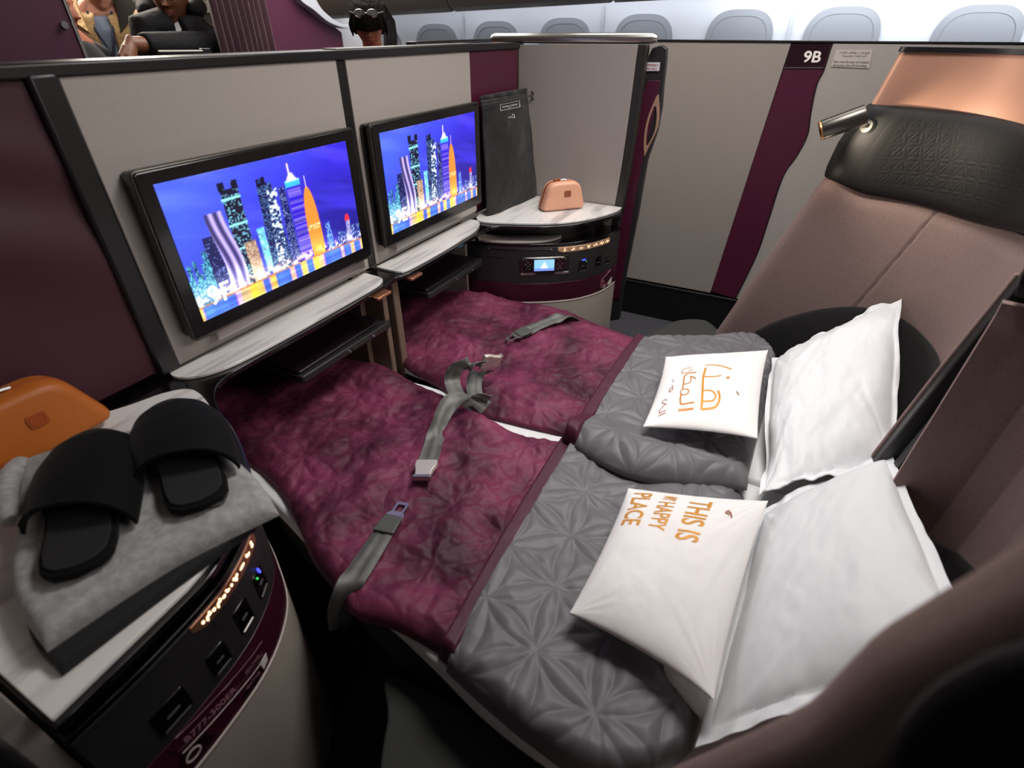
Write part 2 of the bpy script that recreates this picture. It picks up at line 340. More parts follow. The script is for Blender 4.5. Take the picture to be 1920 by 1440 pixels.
# ------------------------------------------------------------------ screen picture, generated
def skyline():
    W, H = 400, 225; u = (np.arange(W)+.5)/W; v = (np.arange(H)+.5)/H; U, V = np.meshgrid(u, v)
    img = np.zeros((H, W, 3)); rs = np.random.RandomState(5)
    n = fbm(U*3, V*5, 4, 3)
    c0 = np.array([92, 128, 255.]); c1 = np.array([58, 44, 205.]); c2 = np.array([14, 12, 105.])
    k = np.clip(U*1.1+n*.6, 0, 1)[..., None]; k2 = np.clip((V-.35)*1.1+.35+n*.5, 0, 1)[..., None]
    img = c0*(1-k)+c1*k; img = img*(k2)+(img*.35+c1*.45)*(1-k2)*1.0; img = img*(1-.5*k*(1-k2))+c2*.5*k*(1-k2)
    img += 40*np.clip(fbm(U*2+5, V*9+U*4, 4, 9)*3, 0, 1)[..., None]*np.array([.6, .5, 1.])
    def win(mask, base, lit, dens, sx=2, sy=3, s=0):
        I, J = np.where(mask); r = _h((J//sx), (I//sy), s+50)
        rowgap = (I % sy) == 0
        col = np.where((r < dens)[:, None] & ~rowgap[:, None], np.array(lit)*(.55+.6*_h(J//sx, I//sy, s+7))[:, None], np.array(base))
        img[I, J] = col
    def tower(x0, x1, x0t, x1t, y0, y1, base, lit, dens, s, sx=2, sy=3, cap=None):
        f = np.clip((V-y0)/(y1-y0), 0, 1); m = (U > x0*(1-f)+x0t*f) & (U < x1*(1-f)+x1t*f) & (V > y0) & (V < y1)
        win(m, base, lit, dens, sx, sy, s); return m
    hz = .235-.13*U*0
    # far low blocks
    for i in range(34):
        x = rs.uniform(-.02, .24); h = rs.uniform(.26, .50)-abs(x-.08)*.5; wd = rs.uniform(.012, .03)
        tower(x, x+wd, x, x+wd, .10, h, (14, 50, 110), (130, 235, 255), .62, i, 2, 3)
    for i in range(18):
        x = rs.uniform(.74, 1.0); h = rs.uniform(.17, .27); tower(x, x+.02, x, x+.02, .10, h, (30, 50, 150), (190, 210, 255), .4, i, 2, 3)
    tower(.11, .20, .11, .19, .12, .58, (24, 26, 90), (150, 170, 255), .18, 3)
    tower(.245, .335, .248, .332, .12, .86, (20, 14, 48), (150, 235, 255), .38, 11, 3, 3)
    for y in (.42, .60, .79):
        m = (U > .243) & (U < .336) & (abs(V-y) < .008); img[m] = (170, 250, 245)
    for a, b in ((.243, .273), (.306, .336)): tower(a, b, a, b, .85, .91, (15, 12, 40), (100, 200, 230), .1, 12)
    f = np.clip((V-.12)/.6, 0, 1); off = .012*np.sin(f*5)
    m = (U > .165-.005*f+off) & (U < .262-.02*f+off) & (V > .12) & (V < .73); sh = .5+.5*np.sin((U-off)*150+f*5); col = np.array([60, 50, 110])+sh[..., None]*np.array([150, 145, 145.]); img[m] = col[m]
    tower(.29, .352, .288, .348, .12, .45, (160, 125, 110), (255, 235, 200), .6, 21, 3, 2)
    tower(.370, .410, .366, .404, .16, .52, (120, 200, 240), (190, 245, 255), .5, 22, 4, 4)
    tower(.400, .52, .422, .498, .12, .83, (16, 16, 80), (150, 210, 255), .45, 31, 2, 2)
    tower(.424, .444, .424, .444, .82, .87, (14, 10, 40), (100, 200, 255), .1, 32); tower(.448, .470, .448, .470, .82, .88, (14, 10, 40), (100, 200, 255), .1, 32)
    m = (abs(U-(.475+.05*(V-.4))) < .028) & (V > .12) & (V < .78) & (fbm(U*70, V*60, 2, 5) > .05); img[m] = (225, 240, 255)
    tower(.515, .57, .53, .565, .12, .77, (18, 18, 110), (200, 225, 255), .4, 33, 2, 2)
    tower(.575, .668, .578, .655, .12, .765, (60, 34, 205), (160, 140, 255), .7, 41, 400, 3)
    m = (abs(U-.616) < .044) & (abs(V-.775) < .025); img[m] = (70, 190, 235); m = (abs(U-.616) < .042) & (abs(V-.797) < .008); img[m] = (190, 255, 255)
    m = (abs(U-.614) < .028*(1-(V-.81)/.07)) & (V > .80) & (V < .86); img[m] = (255, 230, 240)
    m = (abs(U-.608) < .005) & (V > .85) & (V < .935); img[m] = (255, 225, 235)
    cxo = .690; hw = .042*np.sqrt(np.clip(1-((V-.34)/.38)**2*np.where(V > .34, 1, .2), 0, 1))
    m = (abs(U-cxo) < hw) & (V > .13) & (V < .72); ii = (np.arange(H)[:, None] % 4 < 2) & m; img[m] = (255, 132, 36); img[ii] = (255, 176, 84)
    m2 = m & ((abs(V-.38) < .02) & (fbm(U*60, V*80, 2, 8) > 0)); img[m2] = (255, 235, 190)
    m = (abs(U-cxo) < .0035) & (V > .71) & (V < .81); img[m] = (240, 225, 245)
    tower(.755, .80, .762, .79, .12, .38, (40, 70, 200), (180, 235, 255), .6, 51)
    tower(.90, .935, .902, .932, .12, .33, (130, 140, 200), (240, 220, 255), .5, 52)
    m = ((U-.917)**2/.0003+(V-.33)**2/.003 < 1) & (V > .325); img[m] = (255, 50, 70)
    glow = np.exp(-((V-.20)/.10)**2)*np.clip(.9-U*.9, 0, 1); img += glow[..., None]*np.array([110, 120, 110.])
    lights = np.exp(-((V-.15)/.035)**2)*np.clip(fbm(U*60, V*40, 3, 14)*4+.5, 0, 1.4); img += lights[..., None]*np.array([255, 190, 105.])*1.2
    wv = .105+.02*np.sin(U*3); m = V < wv
    r = vnoise(U*26, V*1.2, 61); g = vnoise(U*40+9, V*2, 62); wc = np.stack([80+200*(r > .5)*r+20*g, 90+130*(r > .55)*r+60*(1-r), 215-150*(r > .6)*r+50*g], 2)*(.85+.4*vnoise(U*5, V*70, 63))[..., None]
    img[m] = wc[m]; m = abs(V-wv) < .006; img[m] = (200, 140, 80)
    img = np.clip(img, 0, 330)
    def blur(a, n):
        for _ in range(n): a = (a+np.roll(a, 1, 0)+np.roll(a, -1, 0))/3; a = (a+np.roll(a, 1, 1)+np.roll(a, -1, 1))/3
        return a
    img = .55*img+.45*blur(img, 1)+.55*blur(np.clip(img-150, 0, 180), 9)
    return np.clip(img, 0, 255), W, H
IMG, IW, IH = skyline()
def screen_mat():
    m = bpy.data.materials.new('screen_picture'); m.use_nodes = True; N = m.node_tree.nodes; L = m.node_tree.links; b = N['Principled BSDF']
    a = N.new('ShaderNodeAttribute'); a.attribute_name = 'pic'; L.new(a.outputs['Color'], b.inputs['Emission Color']); b.inputs['Emission Strength'].default_value = 1.0
    b.inputs['Base Color'].default_value = (.01, .01, .012, 1); b.inputs['Roughness'].default_value = .25; b.inputs['Specular IOR Level'].default_value = .3
    return m
SCR = screen_mat()
def picture(name, x0, x1, z0, z1, y, parent, shared=None):
    xs = np.linspace(0, x1-x0, IW); zs = np.linspace(0, z1-z0, IH)
    if shared is None:
        me = bpy.data.meshes.new(name); Xg, Zg = np.meshgrid(xs, zs); V = np.stack([Xg, 0*Xg, Zg], 2).reshape(-1, 3)
        i, j = np.meshgrid(np.arange(IH-1), np.arange(IW-1), indexing='ij'); a = (i*IW+j).ravel(); F = np.stack([a, a+1, a+IW+1, a+IW], 1)
        me.from_pydata(V.tolist(), [], F.tolist()); at = me.color_attributes.new('pic', 'FLOAT_COLOR', 'POINT')
        c = IMG.reshape(-1, 3)/255; c = np.where(c < .04045, c/12.92, ((c+.055)/1.055)**2.4); at.data.foreach_set('color', np.concatenate([c, np.ones((len(c), 1))], 1).astype('f').ravel()); me.materials.append(SCR)
    else: me = shared
    o = bpy.data.objects.new(name, me); COL.objects.link(o); o.parent = parent; o.location = Vector((x0, y, z0)) - parent_loc(parent); return o
WLIT = mat('screen_lettering', '#ffffff', .5, emit=('#ffffff', .95))
shared = None
for k, (x0, x1) in enumerate(((.537, 1.091), (1.158, 1.712))):
    tv = thing('television', ((x0+x1)/2, YW-.02, .82), ['large screen showing a city skyline at night, nearer of the two, lettered 9F', 'large screen showing a city skyline at night, farther of the two, lettered 9E'][k], 'screen', 'screens on the front partition')
    pr = rpoly([(x0, .847), (x1, .847), (x1, 1.174), (x0, 1.174)], .010, 5)
    prism('housing', pr, YW-.040, YW-.002, mat('screen_frame', '#0b0a0b', .22, coat=.3), tv, axis='y', bevel=.003)
    e = .0035; ring = MB(); po = rpoly([(x0-e, .847-e), (x1+e, .847-e), (x1+e, 1.174+e), (x0-e, 1.174+e)], .013, 5)
    ring.loops([[(p[0], YW-.038, p[1]) for p in po], [(p[0], YW-.026, p[1]) for p in po]]).build('edge_band', DMETAL, tv, bevel=.002)
    s = picture('screen', x0+.028, x1-.034, .879, 1.151, YW-.0412, tv, shared); shared = s.data
    nd = (0, -1, 0)
    text_on('seat_lettering', '9F' if k == 0 else '9E', plane_fn((x0+.055, YW-.042, .902), (1, 0, 0), (0, 0, 1), nd), WLIT, s, .03, width=.052, height=.040, thick=.0002)
    rs = random.Random(4)
    # bottom mount strip
    box('mount_strip', x0+.05, x1-.03, YW-.035, YW-.002, .822, .846, METAL, tv, bevel=.002)
# ------------------------------------------------------------------ ledges below the screens
def ledge(poly, label, latch):
    t = thing('shelf_ledge', (poly[0][0], 1.0, .775), label, 'shelf', 'ledges below the screens')
    prism('marble_top', poly, .784, .791, MARBLE, t, bevel=.0015)
    c = np.mean(poly, 0); return t
lg1 = ledge(cr([(.480, 1.046), (.476, 1.025), (.487, .998), (.52, .972), (.58, .956), (.70, .950), (.85, .950), (1.0, .951), (1.05, .957), (1.075, .972), (1.082, 1.0), (1.085, 1.046)], 5).tolist(), 'white marbled ledge under the nearer screen', 1)
lg2 = ledge(cr([(1.138, 1.046), (1.136, 1.0), (1.140, .965), (1.165, .948), (1.30, .944), (1.45, .948), (1.56, .955), (1.63, .975), (1.665, 1.0), (1.672, 1.025), (1.665, 1.046)], 5).tolist(), 'white marbled ledge under the farther screen', 1)
for t, a, b in ((lg1, .995, 1.055), (lg2, 1.148, 1.205)):
    prism('copper_latch', rpoly([(a, .925), (b, .925), (b, .95), (a, .95)], .006), .763, .771, COPPER, t, bevel=.002)
# continuous black worktop rim carrying both ledges and both console tops
cw = thing('counter_rim', (1.1, 1.0, .77), 'black curved counter rim joining the marbled ledges and side tables', 'counter')
rimL = cr([(.0, .530), (.17, .546), (.225, .562), (.296, .602), (.348, .652), (.382, .705), (.424, .79), (.450, .86), (.485, .915), (.525, .94), (.60, .944), (.80, .940), (1.05, .946), (1.10, .955)], 6).tolist()
rimR = cr([(1.12, .95), (1.165, .936), (1.30, .934), (1.45, .936), (1.60, .94), (1.655, .925), (1.69, .86), (1.74, .76), (1.81, .68), (1.90, .62), (2.02, .575), (2.085, .57)], 6).tolist()
prism('counter_slab', rimL + rimR + [(2.085, 1.048), (.0, 1.048)], .772, .7835, GLOSS, cw, bevel=.002)
# ------------------------------------------------------------------ footwells under the ledges
DARK = mat('footwell_lining', '#141213', .7)
FELT = mat('taupe_padding', '#6b5648', .8, bump=(600, .3, 2))
for k, (a, b, sd) in enumerate(((.50, 1.075, 'nearer'), (1.15, 1.675, 'farther'))):
    t = thing('footwell', ((a+b)/2, 1.3, 0), f'dark footwell opening below the {sd} screen at the foot of the bed', 'footwell', 'footwells below the screens')
    box('back_panel', a, b, 1.70, 1.72, .0, .77, DARK, t); box('side_panel', a, a+.015, 1.055, 1.70, .0, .77, DARK, t)
    box('side_panel', b-.02, b, 1.055, 1.70, .0, .77, GREY if k else FELT, t); box('roof_panel', a, b, .99, 1.70, .755, .77, DARK, t)
ps = thing('centre_post', (1.11, 1.0, 0), 'brown padded upright post between the two footwells', 'post')
box('padded_cheek', 1.078, 1.098, .985, 1.40, 0, .768, FELT, ps, bevel=.004); box('channel', 1.098, 1.118, 1.0, 1.40, 0, .768, BLACK, ps)
box('padded_cheek', 1.118, 1.146, .975, 1.40, 0, .768, FELT, ps, bevel=.006)
# ------------------------------------------------------------------ pull-out trays
TR = mat('tray_top', '#1d1216', .38, bump=(500, .05, 2))
for k, (a, b, yf) in enumerate(((.735, 1.098, .978), (1.30, 1.662, .982))):
    t = thing('tray_table', ((a+b)/2, 1.1, .63), ['dark pull-out tray table under the nearer marbled ledge', 'dark pull-out tray table under the farther marbled ledge'][k], 'tray', 'pull-out trays')
    p = rpoly([(a, yf), (b, yf-.005), (b, 1.40), (a, 1.40)], [.012, .03, .01, .01], 6); prism('tray_leaf', p, .628, .650, CHAR, t, bevel=.004)
    p2 = rpoly([(a+.004, yf+.012), (b-.03, yf+.012), (b-.03, 1.38), (a+.004, 1.38)], [.01, .03, .01, .01], 6); prism('upper_leaf', p2, .651, .660, TR, t, bevel=.004)
    box('edge_clip', a+.18, a+.25, yf-.006, yf+.001, .634, .642, CHAR, t, bevel=.001)
    for q in (a+.17, a+.27): MB().tube([(q, yf-.006, .638), (q, yf+.002, .638)], .004, 8).build('stud', METAL, t)
# ================================================================== side consoles (mirror pair)
CURV_R = [(1.66, 1.05), (1.675, .95), (1.71, .85), (1.775, .74), (1.86, .65), (1.97, .595), (2.085, .577)]
CURV_L = [(.50, 1.05), (.475, .95), (.435, .85), (.385, .745), (.325, .655), (.23, .597), (.115, .575), (.0, .57)]
class Curve:
    def __init__(s, pts):
        s.p = cr(pts, 16); s.p = s.p[:, :2]; d = np.linalg.norm(np.diff(s.p, axis=0), axis=1); s.s = np.concatenate([[0], np.cumsum(d)]); s.L = s.s[-1]
    def at(s, q, off=0):
        q = np.clip(q, 0, s.L-1e-6); x = np.interp(q, s.s, s.p[:, 0]); y = np.interp(q, s.s, s.p[:, 1])
        e = 1e-3; tx = np.interp(np.clip(q+e, 0, s.L), s.s, s.p[:, 0])-np.interp(np.clip(q-e, 0, s.L), s.s, s.p[:, 0]); ty = np.interp(np.clip(q+e, 0, s.L), s.s, s.p[:, 1])-np.interp(np.clip(q-e, 0, s.L), s.s, s.p[:, 1])
        n = np.hypot(tx, ty); nx, ny = ty/n, -tx/n
        sg = np.sign(nx*(1.1-x)+ny*(.3-y)); sg = np.where(sg == 0, 1, sg); return x+nx*sg*off, y+ny*sg*off, nx*sg, ny*sg
def band(cv, s0, s1, z0, z1, off, th, name, m, parent, n=60, bevel=.0015, zf=None):
    """strip following the console front between arc lengths s0, s1"""
    q = np.linspace(s0, s1, n); x, y, _, _ = cv.at(q, off); xi, yi, _, _ = cv.at(q, off-th)
    z0 = np.broadcast_to(z0, q.shape); z1 = np.broadcast_to(z1, q.shape)
    return MB().loops([[(x[i], y[i], z0[i]), (x[i], y[i], z1[i]), (xi[i], yi[i], z1[i]), (xi[i], yi[i], z0[i])] for i in range(n)]).build(name, m, parent, bevel=bevel, sharp=40)
def curve_fn(cv, s0, z0, off, sgn=1):
    def fn(q):
        s = s0 + sgn*q[:, 0]; x, y, nx, ny = cv.at(s, off); return np.stack([x, y, z0+q[:, 1]], 1), np.stack([nx, ny, 0*nx], 1)
    return fn
def patch(cv, poly, off, th, name, m, parent, n=None, bevel=.001):
    """rounded outline given in (s, z), laid on the curved front"""
    o = MB(); P2 = np.array(poly); L = []
    for d in (off-th, off):
        x, y, _, _ = cv.at(P2[:, 0], d); L.append(np.stack([x, y, P2[:, 1]], 1))
    return o.loops(L).build(name, m, parent, bevel=bevel, sharp=30)
GLOWM = mat('button_glow', '#ffe6c4', .5, emit=('#ffdcae', 2.0))
GLOWD = mat('button_glow_dim', '#ffe6c4', .5, emit=('#ffd6a8', .75))
BLUEL = mat('blue_indicator', '#3038ff', .5, emit=('#4048ff', 2.5)); GREENL = mat('green_indicator', '#30c060', .5, emit=('#30d060', 1.5))
def icons(cv, s0, s1, z, off, parent, m, sg, zf):
    """small lit pictograms, one group per key: seat positions, arrows and dots"""
    n = 7; ks = np.linspace(s0, s1, n+1)
    for i in range(n):
        c = (ks[i]+ks[i+1])/2; mb = MB(); w = (ks[i+1]-ks[i]); zz = zf(c)
        pts = []
        r_ = .0028
        def dot(ds, dz, rx=r_, rz=r_):
            a = np.linspace(0, 2*math.pi, 10, endpoint=False); S = c+ds+rx*np.cos(a); Z = zz+dz+rz*np.sin(a); L = []
            for d in (off-.001, off+.0006):
                x, y, _, _ = cv.at(S, d); L.append(np.stack([x, y, Z], 1))
            mb.loops(L)
        k = i if sg > 0 else n-1-i
        if k == 0: dot(0, -.003, .004, .003); dot(0, .004, .003, .003)
        elif k == 1: dot(-.003, -.002, .005, .0024); dot(.003, .002, .0024, .004)
        elif k == 2: dot(0, 0, .0075, .0022)
        elif k == 3: dot(-.004, .002); dot(.004, .003); dot(0, -.002, .003, .004)
        elif k == 4: dot(-.009, 0, .0024, .003); dot(.009, 0, .0024, .003); dot(0, 0, .004, .002); dot(.003, .004, .0022, .002)
        else: dot(-.010, 0, .0026, .003); dot(.010, 0, .0026, .003); dot(-.001, .001, .005, .002); dot(.003, -.003, .002, .004); dot(-.003, .004, .002, .003)
        mb.build('lit_icon', m, parent, smooth=False)
def console(side, label):
    R = side == 'R'; cv = Curve(CURV_R if R else CURV_L); S = cv.L
    t = thing('side_console', (1.9 if R else .25, .85, 0), label, 'side table', 'side tables at the foot of the beds')
    xb = 2.085 if R else .0
    if R: top = cr([(1.700, 1.03), (1.672, 1.005), (1.672, .965), (1.70, .885), (1.75, .775), (1.815, .695), (1.91, .630), (2.02, .588), (2.083, .583)], 6).tolist() + [(2.083, 1.046), (1.76, 1.046)]
    else: top = [(.004, .538)] + cr([(.168, .553), (.218, .568), (.288, .609), (.339, .659), (.372, .710), (.414, .795), (.440, .865), (.460, .925), (.458, .962), (.425, .99), (.37, 1.01), (.30, 1.046)], 6).tolist() + [(.004, 1.046)]
    prism('marble_top', top, .784, .7915, MARBLE, t, bevel=.0015)
    P2 = cv.p
    def bodypoly(off):
        x, y, _, _ = cv.at(np.linspace(0, S, 60), off); return list(zip(x, y)) + [(xb, 1.05)]
    zt = .712
    prism('body_top', bodypoly(0), .700, zt, GLOSS, t, bevel=.002)
    prism('recess_back', bodypoly(-.075)[:-1] + [(xb, 1.045)], zt, .772, mat('recess_lining', '#1c1416', .3), t, bevel=0)
    prism('base', bodypoly(-.004), .0, .470, WHITEP, t, bevel=0)
    prism('inner_body', bodypoly(-.006), .471, .699, CHAR, t, bevel=0)
    ztm = .556; zbm = .478 if R else .462
    band(cv, 0, S, ztm, .700, 0, .005, 'front_panel', CHAR, t); band(cv, 0, S, zbm, ztm-.001, .0, .005, 'maroon_band', MAROOND, t)
    band(cv, 0, S, zbm-.007, zbm-.001, .002, .006, 'pale_lip', mat('pale_edge', '#b9aaa4', .4), t)
    band(cv, 0, S, 0.0, zbm-.008, 0.0, .004, 'base_skin', WHITEP, t, bevel=0)
    # lit key strip
    s0, s1 = (.352, .600) if R else (.450, .625); zf = lambda s: .688-.0*s; q = np.linspace(s0, s1, 40)
    h = np.interp(q, [s0, s0+.02, s1-.02, s1], [.004, .011, .011, .009] if R else [.013, .015, .015, .002])
    zc = .687
    st = band(cv, s0, s1, zc-h, np.full(40, zc+(.010 if R else .0115)), .0016, .004, 'key_strip', COPPER if not R else mat('lit_brass_strip', '#e0b890', .35, .5), t, n=40)
    icons(cv, s0+.01, s1-(.0 if R else .018), zc-.001, .0018, st, GLOWD if R else GLOWM, 1, lambda s: zc-.001)
    for c in np.linspace(s0+.01, s1-(.0 if R else .018), 8)[1:-1]:
        band(cv, c-.0006, c+.0006, zc-.0105, zc+.0095, .0021, .001, 'key_gap', mat('key_gap', '#5a3420', .5), st, n=2, bevel=0)
    # sockets and buttons
    for c, zc_, w, hh in (((.46, .615, .036, .05), (.54, .612, .03, .046), (.60, .61, .028, .044)) if R else ((.487, .612, .034, .055), (.549, .612, .034, .055), (.612, .599, .034, .05), (.692, .603, .05, .05))):
        u = patch(cv, rpoly([(c-w/2, zc_-hh/2), (c+w/2, zc_-hh/2), (c+w/2, zc_+hh/2), (c-w/2, zc_+hh/2)], .005, 4), .002, .003, 'socket_plate', GLOSS, t)
        patch(cv, rpoly([(c-w*.4, zc_-hh*.48), (c+w*.4, zc_-hh*.48), (c+w*.4, zc_-hh*.44), (c-w*.4, zc_-hh*.44)], .0008, 2), .003, .002, 'plate_glint', METAL, u, bevel=0)
        patch(cv, rpoly([(c-w*.2, zc_-.004), (c+w*.2, zc_-.004), (c+w*.2, zc_-.001), (c-w*.2, zc_-.001)], .0008, 2), .003, .002, 'port_slot', mat('slot_grey', '#4c4b4b', .5), u, bevel=0)
    c = .463 if R else .482
    patch(cv, rpoly([(c-.008, .634), (c+.008, .634), (c+.008, .639), (c-.008, .639)] if R else [(c-.004, .626), (c, .626), (c+.004, .641), (c, .641)], .0015, 3), .0035, .002, 'indicator_light', BLUEL, t, bevel=0)
    patch(cv, rpoly([(c+.01, .627), (c+.013, .627), (c+.013, .630), (c+.01, .630)], .001, 3), .0035, .002, 'indicator_light', GREENL, t, bevel=0)
    if R:
        mb = prism('storage_dish', cr([(1.672, 1.0), (1.672, .955), (1.705, .865), (1.765, .775), (1.85, .74), (1.90, .82), (1.83, .95), (1.73, 1.03)], 6, True).tolist(), zt+.0005, zt+.010, mat('dish_grey', '#a79e9b', .35), t, bevel=.003)
        band(cv, .085, .33, .690, .694, .002, .003, 'slot_line', BLACK, t)
        for q in (.09, .325): patch(cv, rpoly([(q-.004, .689), (q+.004, .689), (q+.004, .693), (q-.004, .693)], .002, 3), .004, .003, 'screw', METAL, t)
        patch(cv, rpoly([(.075, .655), (.14, .655), (.14, .660), (.075, .660)], .002, 3), .0015, .002, 'pull_slot', BLACK, t)
        patch(cv, rpoly([(.205, .598), (.40, .598), (.40, .663), (.205, .663)], .018, 6), .0012, .003, 'handset_recess', BLACK, t)
        patch(cv, rpoly([(.210, .590), (.40, .590), (.40, .600), (.210, .600)], .004, 4), .006, .006, 'recess_lip', METAL, t, bevel=.002)
        # sign with white corner
        patch(cv, [(.555, .490), (.66, .483), (.66, .560), (.565, .528)], .0012, .002, 'safety_card', mat('card_maroon', '#3c0f20', .3), t)
        patch(cv, [(.585, .484), (.66, .482), (.66, .512)], .0016, .002, 'card_corner', mat('card_white', '#cfc8c4', .4), t)
        a = np.linspace(0, 2*math.pi, 20); ribbon_uv([[(.018+.007*math.cos(k), .018+.010*math.sin(k)) for k in a], [(.022, .012), (.028, .006)], [(.004, .002), (.008, .034), (.07, .06)], [(.004, .002), (.05, .004)]], [.0012, .0012, .0012, .0012], curve_fn(cv, .565, .492, .0022), 'card_emblem', mat('card_pink', '#c07a90', .5), t)
    else:
        band(cv, .10, .44, .6975, .701, .004, .004, 'top_edge_glint', DMETAL, t)
        sm = mat('card_maroon_bright', '#6d1237', .4)
        patch(cv, [(.562, .495), (.544, .524), (.62, .5345), (.709, .5555), (.722, .548), (.716, .519)], .0010, .0015, 'route_card', mat('card_maroon', '#5a0f2e', .35), t)
        c1 = patch(cv, [(.558, .492), (.712, .516), (.722, .500), (.708, .475), (.58, .468)], .0022, .0015, 'seat_card', mat('card_dark', '#1c0b14', .3), t)
        patch(cv, [(.545, .495), (.548, .478), (.562, .474), (.564, .494)], .003, .001, 'card_tab', mat('card_white', '#cfc8c4', .4), t, bevel=0)
        def ln(p, q, w, m, nm): ribbon_uv([[p, q]], [w], lambda z: curve_fn(cv, 0, 0, .0032)(z), nm, m, t, .0004)
        wl = mat('card_line', '#c9b3b6', .5)
        ln((.561, .494), (.712, .518), .0022, wl, 'white_line'); ln((.542, .5265), (.708, .5565), .0012, mat('card_line_dim', '#8a6070', .5), 'card_border')
        a = np.linspace(0, 2*math.pi, 24); ribbon_uv([[(.703+.011*math.cos(k), .495+.010*math.sin(k)) for k in a]], [.003], curve_fn(cv, 0, 0, .0035), 'ring_emblem', wl, t, .0005)
        tx = mat('card_text', '#9a6c7c', .5)
        def slanted(sx, z, slope_):
            f = curve_fn(cv, 0, 0, .0030)
            return lambda q: f(np.stack([sx-q[:, 0], z+q[:, 1]-slope_*q[:, 0]], 1))
        text_on('card_text', 'B777-300ER', slanted(.702, .528, .20), tx, t, .02, width=.088, height=.013, maxlen=.01, thick=.0002)
        text_on('card_text', 'QATAR', slanted(.592, .514, .15), tx, t, .02, width=.034, height=.007, maxlen=.01, thick=.0002)
        text_on('card_text', 'QATAR', slanted(.602, .484, .15), tx, t, .02, width=.032, height=.007, maxlen=.01, thick=.0002)
    return t, cv
consR, CVR = console('R', 'curved side table with marbled top beyond the far bed, holding the small handset')
consL, CVL = console('L', 'curved side table with lit key strip at lower left, carrying slippers and pyjamas')
# handset
hs = thing('handset', (1.75, .77, .6), 'small black handset with lit colour display, docked in the far side table', 'remote control')
patch(CVR, rpoly([(.215, .605), (.385, .605), (.385, .660), (.215, .660)], .020, 7), .010, .010, 'handset_body', GLOSS, hs, bevel=.003)
patch(CVR, rpoly([(.213, .603), (.387, .603), (.387, .662), (.213, .662)], .021, 7), .006, .006, 'handset_rim', METAL, hs, bevel=.002)
sp = patch(CVR, [(.262, .611), (.338, .611), (.338, .655), (.262, .655)], .0112, .001, 'display', mat('display_sky', '#7fb8dc', .3, emit=('#8fc4ea', .9)), hs, bevel=0)
patch(CVR, [(.262, .611), (.338, .611), (.338, .622), (.262, .622)], .0118, .001, 'display_lawn', mat('display_water', '#6f8fe0', .3, emit=('#7d9cf0', .8)), sp, bevel=0)
patch(CVR, [(.286, .622), (.292, .632), (.300, .646), (.308, .632), (.314, .622)], .0118, .001, 'display_shape', mat('display_white', '#ffffff', .3, emit=('#f4f8ff', .95)), sp, bevel=0)
for dx in (.238, .360):
    for a, b in ((0, .009), (0, -.009), (.008, 0), (-.008, 0), (.006, -.018), (-.006, -.018), (-.006, .018)):
        patch(CVR, rpoly([(dx+a-.0013, .636+b-.0013), (dx+a+.0013, .636+b-.0013), (dx+a+.0013, .636+b+.0013), (dx+a-.0013, .636+b+.0013)], .001, 2), .0112, .001, 'key', mat('key_print', '#b9b9c0', .5), hs, bevel=0)
# ================================================================== sliding door beside the far bed
dr = thing('sliding_door', (2.09, .85, 0), 'grey sliding suite door panel behind the pink case, with metal handle bar on top', 'door')
lead = [(.560, 1.335), (.566, 1.05), (.580, .80), (.612, .50), (.655, .24), (.665, .05)]
lc = cr(lead, 6).tolist()
prism('grey_panel', [(y+.034, z) for y, z in lc if z > .30] + [(YW, .30), (YW, 1.33)], 2.088, 2.094, GREY, dr, axis='x', bevel=.001)
prism('door_core', [(y+.01, z) for y, z in lc] + [(YW, .05), (YW, 1.33)], 2.094, 2.118, CHAR, dr, axis='x', bevel=.001)
prism('front_frame', lc + [(y+.034, z) for y, z in lc[::-1]], 2.0875, 2.123, mat('frame_grey', '#35332f', .35, .3), dr, axis='x', bevel=.004)
MB().tube([(2.104, .535, 1.352), (2.104, .55, 1.353), (2.104, 1.16, 1.350), (2.104, 1.172, 1.348)], [.010, .0165, .0165, .012], 16).build('handle_bar', METAL, dr)
# ------------------------------------------------------------------ door pocket with latch behind it
pk = thing('door_pocket', (2.15, .53, 0), 'narrow maroon door pillar with copper loop handle and emergency label', 'door pillar')
o1 = [P(*p, x=2.145)[1:] for p in ((1213, 110), (1222, 90), (1240, 84), (1250, 92), (1249, 110), (1243, 160), (1240, 200), (1232, 245), (1213, 300), (1205, 345), (1196, 400), (1180, 480), (1168, 540), (1160, 600), (1120, 605), (1140, 500), (1165, 385), (1185, 250))]
prism('pillar_body', [tuple(p) for p in o1], 2.147, 2.175, CHAR, pk, axis='x', bevel=.003)
o2 = [P(*p, x=2.145)[1:] for p in ((1215, 151), (1238, 151), (1232, 190), (1220, 240), (1208, 290), (1196, 340), (1186, 400), (1175, 470), (1160, 560), (1135, 560), (1160, 400), (1185, 250))]
prism('maroon_inlay', [tuple(p) for p in o2], 2.142, 2.148, MAROON, pk, axis='x', bevel=.001)
c8 = lambda x, y: tuple(P(1160+x/6, 60+y/6, x=2.138)[1:])
out = cr([c8(*p) for p in ((445, 700), (455, 900), (438, 1070), (385, 1200), (330, 1310), (290, 1405))], 5).tolist() + cr([c8(*p) for p in ((282, 1300), (292, 1120), (335, 940), (395, 790), (432, 705))], 5).tolist()
inn = cr([c8(*p) for p in ((418, 830), (428, 950), (405, 1110), (360, 1215), (318, 1290))], 5).tolist() + cr([c8(*p) for p in ((305, 1260), (318, 1110), (352, 960), (400, 835))], 5).tolist()
no = 40
def rs2(pl, n):
    p = np.array(pl+[pl[0]]); d = np.concatenate([[0], np.cumsum(np.linalg.norm(np.diff(p, axis=0), axis=1))]); q = np.linspace(0, d[-1], n, endpoint=False); return np.stack([np.interp(q, d, p[:, 0]), np.interp(q, d, p[:, 1])], 1)
A, Bq = rs2(out, no), rs2(inn, no); mb = MB()
